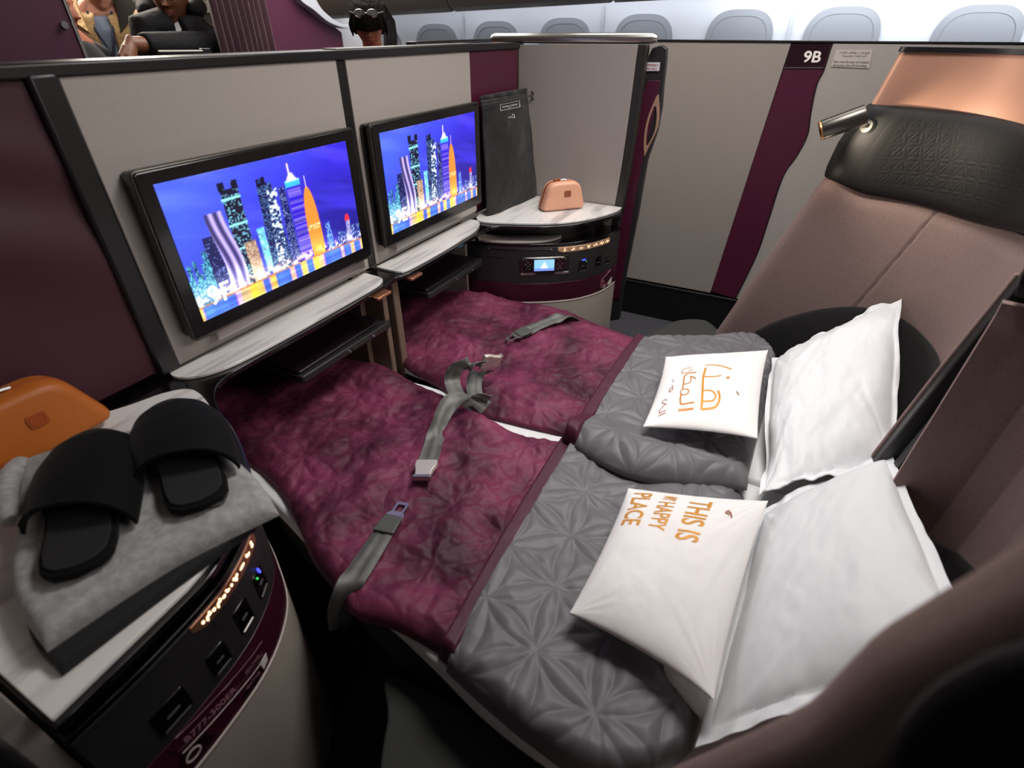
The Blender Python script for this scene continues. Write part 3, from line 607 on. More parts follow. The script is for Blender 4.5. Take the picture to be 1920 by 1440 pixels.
Lp = [[(2.138, *a) for a in A], [(2.146, *a) for a in A], [(2.146, *b) for b in Bq], [(2.138, *b) for b in Bq], [(2.138, *a) for a in A]]
mb.loops(Lp, caps=False).build('loop_handle', mat('copper_handle', '#d8ad8f', .35, .6), pk, sharp=30)
lb = [tuple(P(*p, x=2.143)[1:]) for p in ((1212, 117), (1238, 117), (1236, 133), (1210, 133))]
lab = prism('warning_label', lb, 2.1405, 2.1425, mat('label_white', '#d9d9dc', .5), pk, axis='x', bevel=0)
rt = mat('label_red', '#a33148', .5)
a = np.array(lb[1]); 
text_on('label_text', 'EMERGENCY', lambda q: (np.stack([np.full(len(q), 2.140), a[0]+.050-q[:, 0], a[1]-.012+q[:, 1]], 1), np.repeat([[-1., 0, 0]], len(q), 0)), rt, lab, .02, width=.046, height=.007)
text_on('label_text', 'USE ONLY', lambda q: (np.stack([np.full(len(q), 2.140), a[0]+.048-q[:, 0], a[1]-.023+q[:, 1]], 1), np.repeat([[-1., 0, 0]], len(q), 0)), rt, lab, .02, width=.042, height=.007)
# near sliding door, only its edge in view at lower left
nd_ = thing('sliding_door', (-.02, .55, 0), 'dark near door edge with grey panel at the lower left corner, beside the side table', 'door')
nl = cr([(.47, 1.33), (.468, 1.10), (.475, .95), (.505, .84), (.535, .74), (.56, .5), (.57, .02)], 6).tolist()
prism('front_frame', nl + [(y+.045, z) for y, z in nl[::-1]], -.068, -.028, mat('frame_dark', '#121114', .4), nd_, axis='x', bevel=.006)
prism('grey_panel', [(y+.047, z) for y, z in nl] + [(YW, .02), (YW, 1.32)], -.030, -.006, GREY, nd_, axis='x', bevel=.001)
# ================================================================== suite wall across the aisle
XW = 2.8
sw = thing('suite_wall', (XW, .3, 0), 'grey suite wall across the aisle with a maroon stripe marked 9B', 'suite wall')
def Y3(px, py): p = P(px, py, x=XW); return (float(p[1]), float(p[2]))
sl = [Y3(1484, 82), Y3(1470, 127), Y3(1353, 480), Y3(1333, 546)]
sr = cr([Y3(1560, 82), Y3(1555, 95), Y3(1543, 133), Y3(1530, 160), Y3(1519, 213), Y3(1513, 253), Y3(1493, 292), Y3(1473, 320), Y3(1460, 350), Y3(1440, 413), Y3(1417, 480), Y3(1378, 560)], 5)
zt, zb = 1.333, .205
prism('left_panel', [(1.25, zt), (sl[0][0]+.002, zt), (sl[3][0]+.002, zb), (1.25, zb)], XW, XW+.02, GREYB, sw, axis='x', bevel=0)
prism('maroon_stripe', [tuple(p) for p in sl] + [(p[0], p[1]) for p in sr[::-1]], XW+.001, XW+.02, MAROON, sw, axis='x', bevel=0)
ri = rs2([tuple(p) for p in sr] + [(p[0]-.004, p[1]-.001) for p in sr[::-1]], 120)
prism('stripe_edge', [tuple(p) for p in sr] + [(p[0]-.005, p[1]) for p in sr[::-1]], XW-.004, XW+.02, BLACK, sw, axis='x', bevel=0)
prism('shell_panel', [(p[0]-.005, p[1]) for p in sr] + [(-1.3, zb), (-1.3, zt)], XW-.002, XW+.02, GREY, sw, axis='x', bevel=0)
box('top_edge', XW-.004, XW+.03, -1.3, 1.25, zt-.001, zt+.007, BLACK, sw, bevel=.002)
box('wall_core', XW+.021, XW+.05, -1.3, 1.25, 0, zt, CHAR, sw, bevel=0)
box('skirting', XW-.02, XW+.02, -1.3, 1.25, 0, zb-.004, mat('skirting_black', '#0e0d0f', .35), sw, bevel=.003)
box('skirting_lip', XW-.024, XW+.0, -1.3, 1.25, zb-.016, zb-.004, BLACK, sw, bevel=.002)
pl = [Y3(1483, 83), Y3(1557, 83), Y3(1543, 126), Y3(1470, 126)]
np_ = prism('number_plate', pl, XW-.002, XW+.001, mat('plate_dark', '#241019', .25), sw, axis='x', bevel=0)
prism('plate_line', [Y3(1470, 126), Y3(1543, 126), Y3(1543, 127.5), Y3(1470, 127.5)], XW-.003, XW+.001, METAL, sw, axis='x', bevel=0)
a = Y3(1504, 117); b = Y3(1537, 117); hgt = Y3(1504, 95)[1]-a[1]
text_on('seat_number', '9B', lambda q: (np.stack([np.full(len(q), XW-.0025), a[0]-q[:, 0], a[1]+q[:, 1]], 1), np.repeat([[-1., 0, 0]], len(q), 0)), mat('number_white', '#e8e0da', .5), np_, .05, width=a[0]-b[0], height=hgt, thick=.0010)
pn = [Y3(1567, 94), Y3(1636, 94), Y3(1629, 128), Y3(1558, 125)]
nt_ = prism('notice', pn, XW-.0045, XW-.002, mat('notice_paper', '#b5aca6', .5), sw, axis='x', bevel=0)
ink = mat('notice_ink', '#5f5852', .6)
def tl(s, px, py, w, h):
    a = Y3(px, py); b = Y3(px+w, py); text_on('notice_text', s, lambda q: (np.stack([np.full(len(q), XW-.005), a[0]-q[:, 0], a[1]+q[:, 1]], 1), np.repeat([[-1., 0, 0]], len(q), 0)), ink, nt_, .02, width=a[0]-b[0], height=Y3(px, py-h)[1]-a[1])
tl('Door must be open and latched', 1562, 118.5, 66, 5.5); tl('during taxi, take off and landing', 1561, 125, 63, 5.5)
def ar(s): return s
try: tl('\ufec2\ufef4\ufe8e\ufed4\ufedf\ufe8d \ufedd\ufe8e\ufed4\ufed7\ufe87\ufeed \ufe8f\ufe8e\ufe92\ufedf\ufe8d \ufea2\ufe98\ufed3', 1573, 101, 57, 5); tl('\ufe94\ufec3\ufeee\ufe92\ufeec\ufedf\ufe8d\ufeed \ufec9\ufefc\ufed7\ufef9\ufe8d \ufe80\ufe8e\ufee8\ufe9b\ufe83', 1578, 107, 46, 5)
except Exception as ex: print('arabic', ex)
tag(prism('hinge_cap', rpoly([(-.98, zt+.007), (-.665, zt+.007), (-.68, zt+.026), (-.98, zt+.026)], .01), 2.82, 2.9, BLACK, axis='x', bevel=.005), 'black rounded cap on top of the suite wall at the upper right corner', 'cap')
# ================================================================== beds
SHEET = mat('white_cotton', '#dcdcdc', .75, sheen=.2, bump=(60, .12, 3, .004))
PILLOWM = mat('white_sateen', '#dfe0e2', .6, sheen=.25, bump=(35, .10, 4, .004))
PRINTM = mat('small_pillow_cotton', '#e9e6e4', .7, sheen=.2, bump=(45, .08, 3, .003))
GOLD = mat('gold_print', '#cf8f35', .45, .15)
VELVET = mat('burgundy_velvet', '#3c1426', .6, spec=.3, sheen=.55, sheen_tint='#b04f70', bump=(40, .22, 4, .003), var=('#7a3350', 8, .36, .70))
SATIN = mat('burgundy_satin', '#46102a', .6, sheen=.3, sheen_tint='#a04070', bump=(120, .2, 3))
LINING = mat('grey_satin', '#646265', .55, sheen=.25, bump=(40, .08, 3, .003))
DKCUSH = mat('dark_seat_fabric', '#1f1d1d', .8, bump=(500, .2, 2))
def petals(x, y, R, ang=.3, ox=0, oy=0):
    """distance to the stitch lines of interlocking circles (six-petal flowers)"""
    c, s = math.cos(ang), math.sin(ang); X_ = (x-ox)*c+(y-oy)*s; Y_ = -(x-ox)*s+(y-oy)*c
    d = np.full(x.shape, 9.); h = R*math.sqrt(3)/2
    for j in range(int(Y_.min()/h)-2, int(Y_.max()/h)+3):
        for i in range(int(X_.min()/R)-2, int(X_.max()/R)+3):
            r = np.hypot(X_-(i+.5*(j % 2))*R, Y_-j*h); d = np.minimum(d, abs(r-R))
    return d
def cloth(net, nu, nv, zbot, thick, R, puff, wr, edges, name, m, parent, seed=0, extra=None, ang=.3, w=.009, rough=0):
    """quilted sheet: control net of (x, y), closed underneath"""
    G = crnet(net, nv, nu).swapaxes(0, 1); x, y = G[..., 0], G[..., 1]
    def arc(A, ax): d = np.linalg.norm(np.diff(A, axis=ax), axis=2); z = np.zeros(x.shape); c = np.cumsum(d, axis=ax); (z[1:] if ax == 0 else z[:, 1:])[...] = c; return z
    a0 = arc(G[..., :2], 0); a1 = arc(G[..., :2], 1)
    D = dict(l=a1 if False else a0, r=a0[-1:]-a0, t=a1, b=a1[:, -1:]-a1)
    e = np.ones(x.shape)
    for k, wd in edges.items():
        if wd: q = np.clip(D[k]/wd, 0, 1); e = e*np.sqrt(np.clip(1-(1-q)**2, 0, 1))
    d = petals(x, y, R, ang); pf = puff*(1-np.exp(-d/w))
    xx, yy = x+.01*fbm(x*30, y*30, 2, 77), y
    wrk = wr*fbm(x*6+seed, y*6, 4, seed) + wr*.10*(1-abs(fbm(x*9, y*10, 3, seed+9))*6) + rough*fbm(x*38, y*38, 3, seed+4)
    zb = zbot(x, y) if callable(zbot) else np.full(x.shape, zbot)
    top = zb + .003 + e*(thick + pf + wrk + (extra(x, y) if extra else 0))
    top = np.maximum(top, zb+.002)
    T = np.stack([x, y, top], 2); B_ = np.stack([x, y, zb], 2)
    o = slab(name, T, B_, m, parent, sharp=80); return o, T
def zat(T, x, y):
    d = (T[..., 0]-x)**2+(T[..., 1]-y)**2; i = np.unravel_index(np.argmin(d), d.shape); return float(T[max(0, i[0]-3):i[0]+4, max(0, i[1]-3):i[1]+4, 2].max())
def bed(sd, x0, x1, label, edge):
    t = thing('bed', ((x0+x1)/2, .5, 0), label, 'bed', 'the two seat beds')
    prism('bed_cushion', rpoly([(x0+.02, -.47), (x1-.02, -.47), (x1-.02, 1.66), (x0+.02, 1.66)] if 0 else [(x0+.13, -.38), (x1-.13, -.38), (x1-.03, -.22), (x1-(.03 if sd == 'N' else .05), .66), (x1-(.03 if sd == 'N' else .11), .93), (x0+.03 + (.14 if sd == 'N' else 0), .93), (x0+.03, .45), (x0+.03, -.22)], .03), .30, .44, DKCUSH, t, bevel=.02)
    prism('bed_foot', [(max(x0, .54 if sd == 'N' else x0)+.01, .93), (x1-.04, .93), (x1-.04, 1.64), (max(x0, .54 if sd == 'N' else x0)+.01, 1.64)], .30, .44, DKCUSH, t)
    prism('bed_base', [(x0+.12, -.35), (x1-.12, -.35), (x1-.12, .55), (x0+.12, .55)], 0, .30, BLACK, t)
    return t
bedN = bed('N', .35, 1.095, 'flat seat bed nearer the camera, under the crumpled velvet quilt', None)
bedF = bed('F', 1.115, 1.74, 'flat seat bed on the far side, beside the aisle opening', None)
def sheet(name, net, z0, z1, label, seed):
    o, T = cloth(net, 120, 180, z0, z1-z0-.003, .5, .0, .006, dict(l=.012, r=.012, t=.01, b=.01), name, SHEET, None, seed, w=.01)
    return tag(o, label, 'sheet', 'bed sheets')
sheet('bed_sheet', [[(.57, 1.40), (1.07, 1.40)], [(.52, 1.0), (1.065, 1.0)], [(.46, .75), (1.07, .75)], [(.395, .55), (1.075, .55)], [(.386, .45), (1.08, .45)], [(.362, .34), (1.08, .34)], [(.332, .22), (1.08, .22)], [(.318, .10), (1.08, .10)], [(.32, -.02), (1.08, 0)], [(.36, -.2), (1.08, -.2)], [(.44, -.33), (1.06, -.36)]], .442, .468, 'white sheet peeping out under the nearer quilt along its lower left edge', 3)
sheet('bed_sheet', [[(1.16, 1.40), (1.62, 1.40)], [(1.12, .98), (1.63, .98)], [(1.085, .6), (1.66, .6)], [(1.085, .3), (1.62, .3)], [(1.085, .0), (1.74, .0)], [(1.085, -.36), (1.70, -.36)]], .442, .470, 'white sheet of the far bed, seen in the slit between the two quilts', 8)
# --- nearer quilt
qn = thing('quilt', (.7, .5, .47), 'burgundy velvet quilt on the nearer bed, grey lining folded back', 'quilt', 'velvet quilts')
ZQ = .470
humpN = lambda x, y: .040*np.exp(-(((x-.90)/.10)**2+((y-.56)/.09)**2)) + .018*np.exp(-(((x-.62)/.2)**2+((y-.75)/.2)**2))
oN, TN = cloth([[(.60, 1.42), (.75, 1.42), (.9, 1.42), (1.06, 1.42)], [(.57, 1.2), (.74, 1.2), (.9, 1.2), (1.06, 1.2)], [(.56, 1.04), (.72, 1.04), (.88, 1.04), (1.06, 1.04)], [(.53, .90), (.70, .90), (.87, .90), (1.045, .91)],
    [(.475, .78), (.66, .79), (.85, .79), (1.03, .79)], [(.42, .68), (.62, .69), (.81, .69), (.995, .69)], [(.392, .60), (.58, .60), (.77, .60), (.965, .60)], [(.365, .52), (.56, .52), (.76, .51), (.965, .50)], [(.378, .43), (.57, .42), (.77, .42), (.975, .42)], [(.378, .335), (.57, .345), (.77, .355), (.985, .36)]],
    210, 330, ZQ, .026, .155, .004, .056, dict(l=.05, r=.04, t=.02, b=0), 'velvet_cover', VELVET, qn, 5, humpN, rough=.010)
cloth([[(.372, .337), (.57, .352), (.78, .362), (.99, .368)], [(.368, .317), (.57, .332), (.78, .340), (.988, .345)], [(.362, .295), (.57, .305), (.78, .312), (.985, .317)]], 160, 24, ZQ, .045, .5, 0, .012, dict(l=.02, r=.02, t=.012, b=.012), 'satin_trim', SATIN, qn, 9)
greyN = lambda x, y: .010*np.exp(-((y-.02)/.09)**2)
cloth([[(.358, .312), (.57, .322), (.78, .328), (.992, .332)], [(.338, .22), (.56, .22), (.78, .22), (1.0, .22)], [(.322, .12), (.55, .12), (.78, .12), (1.0, .12)], [(.318, .03), (.55, .03), (.78, .03), (1.0, .03)], [(.36, -.04), (.56, -.045), (.78, -.04), (1.0, -.04)], [(.43, -.085), (.58, -.09), (.78, -.09), (1.0, -.09)]],
    250, 170, ZQ, .044, .130, .006, .032, dict(l=.035, r=.02, t=.006, b=.05), 'grey_lining', LINING, qn, 21, greyN, ang=.15, w=.010)
# --- farther quilt
qf = thing('quilt', (1.38, .5, .47), 'burgundy velvet quilt on the far bed, its grey fold overlapping the nearer quilt', 'quilt', 'velvet quilts')
roll = lambda x, y: .030*np.exp(-((y-1.0)/.10)**2)*sst(1.2, 1.5, x) + .020*np.exp(-((x-1.10)/.05)**2)*sst(.35, .5, y)*sst(.9, .7, y)
oF, TF = cloth([[(1.165, 1.40), (1.30, 1.42), (1.47, 1.42), (1.63, 1.42)], [(1.162, 1.2), (1.3, 1.2), (1.47, 1.2), (1.64, 1.2)], [(1.155, 1.05), (1.31, 1.05), (1.48, 1.05), (1.645, 1.05)], [(1.095, .93), (1.28, .93), (1.47, .94), (1.665, .94)],
    [(1.062, .80), (1.27, .80), (1.48, .81), (1.70, .82)], [(1.030, .69), (1.25, .70), (1.47, .70), (1.70, .71)], [(1.005, .61), (1.23, .61), (1.45, .61), (1.685, .62)], [(1.010, .50), (1.22, .50), (1.44, .50), (1.665, .50)], [(1.02, .42), (1.22, .42), (1.43, .42), (1.645, .42)], [(1.03, .355), (1.22, .352), (1.42, .350), (1.62, .345)]],
    200, 320, ZQ+.002, .026, .155, .004, .046, dict(l=.035, r=.07, t=.02, b=0), 'velvet_cover', VELVET, qf, 31, roll, rough=.008)
zf = lambda x, y: ZQ+.002 + .050*sst(1.10, .98, x)
cloth([[(.955, .352), (1.17, .360), (1.39, .358), (1.615, .350)], [(.948, .332), (1.17, .340), (1.39, .336), (1.61, .328)], [(.940, .305), (1.17, .312), (1.39, .310), (1.60, .302)]], 160, 24, zf, .046, .5, 0, .012, dict(l=.02, r=.02, t=.012, b=.012), 'satin_trim', SATIN, qf, 39)
cloth([[(.936, .312), (1.16, .322), (1.38, .322), (1.605, .318)], [(.908, .22), (1.15, .22), (1.40, .22), (1.66, .22)], [(.902, .14), (1.15, .13), (1.42, .12), (1.72, .115)], [(.925, .05), (1.18, .04), (1.45, .03), (1.79, .02)], [(.955, -.02), (1.2, -.03), (1.46, -.04), (1.78, -.04)], [(.985, -.085), (1.2, -.09), (1.43, -.095), (1.66, -.10)]],
    260, 180, zf, .044, .130, .007, .024, dict(l=.08, r=.04, t=.006, b=.05), 'grey_lining', LINING, qf, 47, None, ang=.55, w=.010)
# ------------------------------------------------------------------ pillows
def pillow(name, cor, thick, m, label, seed=0, fl=0., bow=.05, n=120, wr=.004, group='pillows', back=.5, wavy=0, crease=.006):
    TL, TR, BR, BL = [np.array(c, float) for c in cor]
    nb = np.cross(TR-TL, BL-TL); nb = nb/np.linalg.norm(nb); nb = -nb if nb[2] < 0 else nb
    def mid(u, v):
        uu = .5+(u-.5)*(1-bow*4*v*(1-v)); vv = .5+(v-.5)*(1-bow*4*u*(1-u)); uu, vv = uu[..., None], vv[..., None]
        p = TL*(1-uu)*(1-vv)+TR*uu*(1-vv)+BR*uu*vv+BL*(1-uu)*vv
        ed = np.maximum(abs(2*u-1), abs(2*v-1))**6
        return p + nb*(wavy*ed*fbm(u*4+seed, v*4, 3, seed))[..., None]
    def prof(u, v):
        q = 1/(1-2*fl); a = np.clip(abs(2*u-1)*q, 0, 1); b = np.clip(abs(2*v-1)*q, 0, 1)
        return ((1-a**2.6)*(1-b**2.6))**.62
    def wrk(u, v):
        r = wr*fbm(u*5+seed, v*5, 4, seed)*2
        for cu, cv_, s in ((0, 0, 1), (1, 0, 2), (0, 1, 3), (1, 1, 4)):
            du, dv = u-cu, v-cv_; a = np.arctan2(abs(dv), abs(du)+1e-6); rr = np.hypot(du, dv)
            r = r + crease*(vnoise(a*9+seed*3+s, rr*1.5, seed+s)-.5)*2*np.exp(-rr/.22)*np.clip(rr/.05, 0, 1)
        return r
    g = np.linspace(0, 1, n); gg = .5-.5*np.cos(g*math.pi)*.35-.5*(1-2*g)*.65; U, V = np.meshgrid(gg, gg, indexing='ij')
    def up(u, v): return mid(u, v) + nb*(prof(u, v)*(thick+wrk(u, v)) + .0015)[..., None]
    T = up(U, V); B_ = mid(U, V) - nb*(prof(U, V)*thick*back+.0015)[..., None]
    o = slab(name, T, B_, m, None, sharp=70); tag(o, label, 'pillow', group)
    def fn(q):
        u, v = q[:, 0], q[:, 1]; e = 1e-3; p = up(u, v); a = up(u+e, v)-p; b = up(u, v+e)-p; nn = np.cross(a, b); nn /= np.linalg.norm(nn, axis=1, keepdims=True); nn *= np.sign(nn@nb)[:, None]
        return p, nn
    return o, fn
bigF, _ = pillow('pillow', [(1.60, -.075, .545), P(1692, 566, y=-.37), P(1672, 862, y=-.345), (.95, -.12, .53)], .070, PILLOWM, 'large white pillow on the far bed, leaning on the mauve seat shell', 3, fl=.035, bow=-.01, wavy=.10, wr=.012, group='large white pillows', crease=.012)
bigN, _ = pillow('pillow', [P(1425, 955, z=.53), P(1665, 846, y=-.34), P(1845, 1215, y=-.335), (.405, -.085, .53)], .066, PILLOWM, 'large white pillow on the nearer bed, beside the blurred seat wing', 11, fl=.05, bow=0, wavy=.05, wr=.009, group='large white pillows', crease=.010)
pillow('pillow', [P(1200, 1120, z=.53), P(1405, 1060, z=.535), P(1372, 1420, z=.525), P(1235, 1262, z=.525)], .022, SHEET, 'thin white pillow lying under the one lettered THIS IS MY HAPPY PLACE', 19, bow=.03, n=60, wr=.006)
def pxc(*pts): return [P(x, y, z=z) for x, y, z in pts]
smA, fnA = pillow('printed_pillow', pxc((1248, 670, .585), (1440, 657, .59), (1420, 822, .60), (1206, 800, .60)), .036, PRINTM, 'small white square pillow printed with gold Arabic lettering', 27, bow=.05, wr=.003, group='small printed pillows')
smN, fnN = pillow('printed_pillow', pxc((1178, 916, .59), (1440, 940, .60), (1338, 1312, .60), (1068, 1150, .57)), .038, PRINTM, 'small white pillow printed THIS IS MY HAPPY PLACE in gold', 35, bow=.045, wr=.004, group='small printed pillows')
def onp(fn, u0, v0, du):
    """text runs down the pillow (+v), letter tops towards +u"""
    return lambda q: fn(np.stack([u0+q[:, 1], v0+q[:, 0]], 1))
text_on('gold_lettering', 'THIS IS', onp(fnN, .475, .085, 1), GOLD, smN, .1, width=.345, height=.165, thick=.0018, maxlen=.02, th=.0006)
text_on('gold_lettering', 'MY', onp(fnN, .285, .075, 1), GOLD, smN, .1, width=.055, height=.10, thick=.0018, maxlen=.02, th=.0006)
text_on('gold_lettering', 'HAPPY', onp(fnN, .265, .145, 1), GOLD, smN, .1, width=.245, height=.125, thick=.0018, maxlen=.02, th=.0006)
text_on('gold_lettering', 'PLACE', onp(fnN, .060, .060, 1), GOLD, smN, .1, width=.315, height=.14, thick=.0018, maxlen=.02, th=.0006)
RUST = mat('rust_print', '#8a4a34', .6)
ribbon_uv([[(.745, .16), (.765, .15), (.785, .165)], [(.745, .17), (.77, .168), (.79, .18), (.80, .20)], [(.75, .15), (.77, .142)], [(.75, .18), (.77, .18), (.78, .19)]], [.008, .01, .005, .005], fnN, 'printed_emblem', RUST, smN)
# Arabic lettering, strokes in the pillow's own coordinates
qc = np.array([(345, 235), (1715, 170), (1600, 1290), (50, 1120)], float)
def inv(p):
    u = v = .5
    for _ in range(12):
        f = qc[0]*(1-u)*(1-v)+qc[1]*u*(1-v)+qc[2]*u*v+qc[3]*(1-u)*v-p
        J = np.stack([(qc[1]-qc[0])*(1-v)+(qc[2]-qc[3])*v, (qc[3]-qc[0])*(1-u)+(qc[2]-qc[1])*u], 1); d = np.linalg.solve(J, f); u -= d[0]; v -= d[1]
    return (u, v*.93+.12)
def S_(l): return [inv(np.array(p, float)) for p in l]
big = [[(865, 425), (960, 422), (1060, 440), (1150, 465), (1220, 495)], [(865, 470), (840, 560), (825, 640), (822, 760), (822, 880), (822, 1010)], [(825, 608), (930, 612), (1020, 605), (1050, 600), (1075, 582)],
       [(822, 805), (900, 805), (960, 820), (1000, 860), (1000, 900), (970, 932), (900, 935), (822, 935)], [(822, 1010), (920, 1010), (1000, 1000), (1045, 960), (1060, 900), (1050, 850), (1035, 805)]]
ribbon_uv([S_(l) for l in big], [.014, .022, .014, .016, .02], fnA, 'gold_lettering', GOLD, smA)
ribbon_uv([S_([(1155, 620), (1190, 636)])], [.03], fnA, 'gold_dot', GOLD, smA)
l2 = [[(665, 455), (600, 465), (545, 490), (535, 530), (570, 542), (640, 525), (680, 500)], [(735, 540), (660, 548), (600, 560), (565, 600), (555, 680), (545, 770)], [(650, 595), (700, 615), (725, 635)], [(650, 595), (660, 640), (640, 690), (590, 705), (555, 700)],
      [(515, 800), (540, 772), (590, 770), (625, 785), (625, 820), (590, 838), (540, 835), (515, 805)], [(528, 835), (522, 880), (530, 930), (560, 945), (640, 938), (715, 935)], [(510, 998), (600, 1000), (715, 998)]]
ribbon_uv([S_(l) for l in l2], [.009, .014, .014, .012, .012, .016, .02], fnA, 'gold_lettering', mat('copper_print', '#b8772f', .45, .15), smA)
ribbon_uv([S_([(650, 478), (662, 486)])], [.012], fnA, 'gold_dot', GOLD, smA)
l3 = [[(245, 1015), (345, 1002)], [(255, 985), (262, 950), (300, 925), (320, 900)], [(255, 985), (340, 975)], [(290, 850), (285, 880), (320, 900), (345, 915)], [(300, 850), (330, 855), (335, 870)], [(365, 775), (370, 730), (395, 720), (410, 740), (395, 760), (365, 765)], [(390, 690), (410, 695), (405, 720)], [(395, 610), (430, 605)], [(405, 630), (425, 632)]]
ribbon_uv([S_(l) for l in l3], [.008]*9, fnA, 'brown_lettering', RUST, smA)
ribbon_uv([S_([(1295, 805), (1310, 825), (1335, 850)]), S_([(1300, 830), (1320, 825)])], [.008, .008], fnA, 'printed_emblem', RUST, smA)
# ------------------------------------------------------------------ seat belts
WEB = mat('grey_webbing', '#4b4b47', .36, spec=.7, sheen=.4, bump=(900, .4, 2), var=('#62625c', 30, .4, .6), stretch=(1, 1, 1))
def strap(name, pts, wdir, width, parent, th=.0016, m=None):
    c = cr(pts, 8); n = len(c); wd = np.array(wdir, float); wd = cr(np.array(wdir, float), 8) if wd.ndim == 2 else np.repeat(wd[None], n, 0)
    wd = wd/np.linalg.norm(wd, axis=1, keepdims=True); t = np.gradient(c, axis=0); t /= np.linalg.norm(t, axis=1, keepdims=True)
    wd = wd-t*(np.sum(wd*t, 1))[:, None]; wd /= np.linalg.norm(wd, axis=1, keepdims=True); nn = np.cross(t, wd)
    cols = np.linspace(-.5, .5, 9); G = np.stack([c+wd*width*k+nn*.0012*math.cos(k*2*math.pi*2) for k in cols], 1)
    return slab(name, G+nn[:, None]*th/2, G-nn[:, None]*th/2, m or WEB, parent, sharp=60)
def oriented(local, o, ex, ey, ez):
    o, ex, ey, ez = [np.array(a, float) for a in (o, ex, ey, ez)]
    return [tuple(o+ex*p[0]+ey*p[1]+ez*p[2]) for p in local]
def unit(v): v = np.array(v, float); return v/np.linalg.norm(v)
def buckle(o, ex, ey, parent):
    """lift-lever buckle, ex along the belt away from the strap"""
    ex = unit(ex); ey = np.array(ey, float); ey = unit(ey-ex*(ey@ex)); ez = unit(np.cross(ex, ey)); ez = ez if ez[2] > 0 else -ez
    pr = [(-.030, -.026), (-.012, -.027), (.006, -.021), (.022, -.019), (.031, -.020), (.031, .020), (.022, .019), (.006, .021), (-.012, .027), (-.030, .026)]
    mb = MB(); mb.loops([oriented([(x, y*.97, 0) for x, y in pr], o, ex, ey, ez), oriented([(x, y, .006) for x, y in pr], o, ex, ey, ez), oriented([(x*.97, y*.93, .012) for x, y in pr], o, ex, ey, ez)])
    b = mb.build('buckle', SILVER, parent, bevel=.0018, sharp=50)
    MB().loops([oriented([(x, y, z) for x, y in ((.024, -.021), (.0325, -.021), (.0325, .021), (.024, .021))], o, ex, ey, ez) for z in (.001, .014)]).build('buckle_lip', METAL, b, bevel=.001)
def tongue(o, ex, ey, parent):
    ex = unit(ex); ey = np.array(ey, float); ey = unit(ey-ex*(ey@ex)); ez = unit(np.cross(ex, ey)); ez = ez if ez[2] > 0 else -ez
    co = rpoly([(-.008, -.021), (.010, -.021), (.016, -.014), (.048, -.014), (.048, .014), (.016, .014), (.010, .021), (-.008, .021)], .003, 3)
    ci = rs2(rpoly([(.019, -.009), (.040, -.009), (.040, .009), (.019, .009)], .002, 3), 40); co = rs2(co, 40)
    k = np.argmin(np.linalg.norm(ci-co[0], axis=1)); ci = np.roll(ci, -k, 0)
    if np.linalg.norm(ci[10]-co[10]) > np.linalg.norm(ci[-10]-co[10]): ci = np.concatenate([ci[:1], ci[1:][::-1]])
    L = [oriented([(x, y, z) for x, y in q], o, ex, ey, ez) for q, z in ((co, 0), (co, .003), (ci, .003), (ci, 0), (co, 0))]
    t_ = MB().loops(L, caps=False).build('tongue', METAL, parent, smooth=False)
    MB().loops([oriented([(x, y, z) for x, y in rpoly([(-.045, -.024), (.004, -.020), (.004, .020), (-.045, .024)], .003, 3)], o, ex, ey, ez) for z in (-.001, .007)]).build('tongue_sleeve', mat('sleeve_grey', '#4f514c', .45), parent, bevel=.002)
def zN(px, py, h=.006, T=None):
    T = TN if T is None else T; p = P(px, py, z=.51)
    for _ in range(3): p = P(px, py, z=zat(T, p[0], p[1])+h)
    return p
b1 = thing('seat_belt', tuple(zN(812, 830)), 'grey seat belt with silver buckle lying on the nearer velvet quilt', 'seat belt', 'seat belts')
pts = [P(915, 752, z=.555), P(880, 742, z=.575), P(848, 752, z=.575), P(829, 780, z=.556), zN(818, 815, .009), zN(808, 848, .007), zN(802, 868, .010)]
strap('webbing', pts, [(.3, -1, .3), (.4, -1, 0), (.9, -.6, 0), (1, -.25, 0), (1, -.1, 0), (1, -.1, 0), (1, -.1, 0)], .046, b1)
e = zN(797, 884, .010); buckle(e, e-zN(808, 848, .008), (1, -.1, 0), b1)
b2 = thing('seat_belt', tuple(P(880, 700, z=.55)), 'grey seat belt looped upright between the quilts, chrome buckle on top', 'seat belt', 'seat belts')
pts = [P(880, 762, z=.50), P(862, 748, z=.545), P(848, 715, z=.565), P(855, 692, z=.60), P(880, 682, z=.612), P(908, 681, z=.60)]
strap('webbing', pts, (.75, -.75, -.1), .044, b2); e = P(922, 680, z=.597); buckle(e, e-P(890, 683, z=.61), (.75, -.75, .6), b2)
strap('webbing', [P(912, 765, z=.49), P(893, 745, z=.52), P(889, 718, z=.55), P(897, 698, z=.568), P(915, 700, z=.545)], (.7, -.7, 0), .044, b2)
b3 = thing('seat_belt', tuple(zN(1000, 612, T=TF)), 'grey seat belt tail with open metal tongue on the far velvet quilt', 'seat belt', 'seat belts')
pts = [P(1082, 604, z=.49), P(1060, 592, z=.535), zN(1035, 600, .012, TF), zN(1005, 612, .008, TF), zN(978, 625, .008, TF)]
strap('webbing', pts, (-.2, .9, 0), .046, b3); e = zN(972, 628, .009, TF); tongue(e, e-zN(1005, 612, .008, TF), (.3, 1, 0), b3)
b4 = thing('seat_belt', tuple(zN(690, 1030)), 'grey seat belt tail with open metal tongue hanging over the quilt corner', 'seat belt', 'seat belts')
pts = [P(640, 1175, z=.40), P(638, 1140, z=.47), P(652, 1102, z=.515), zN(678, 1062, .010), zN(708, 1015, .009), zN(732, 978, .009)]
strap('webbing', pts, (.85, -.6, 0), .046, b4); e = zN(738, 972, .010); tongue(e, e-zN(708, 1015, .009), (.85, -.6, 0), b4)
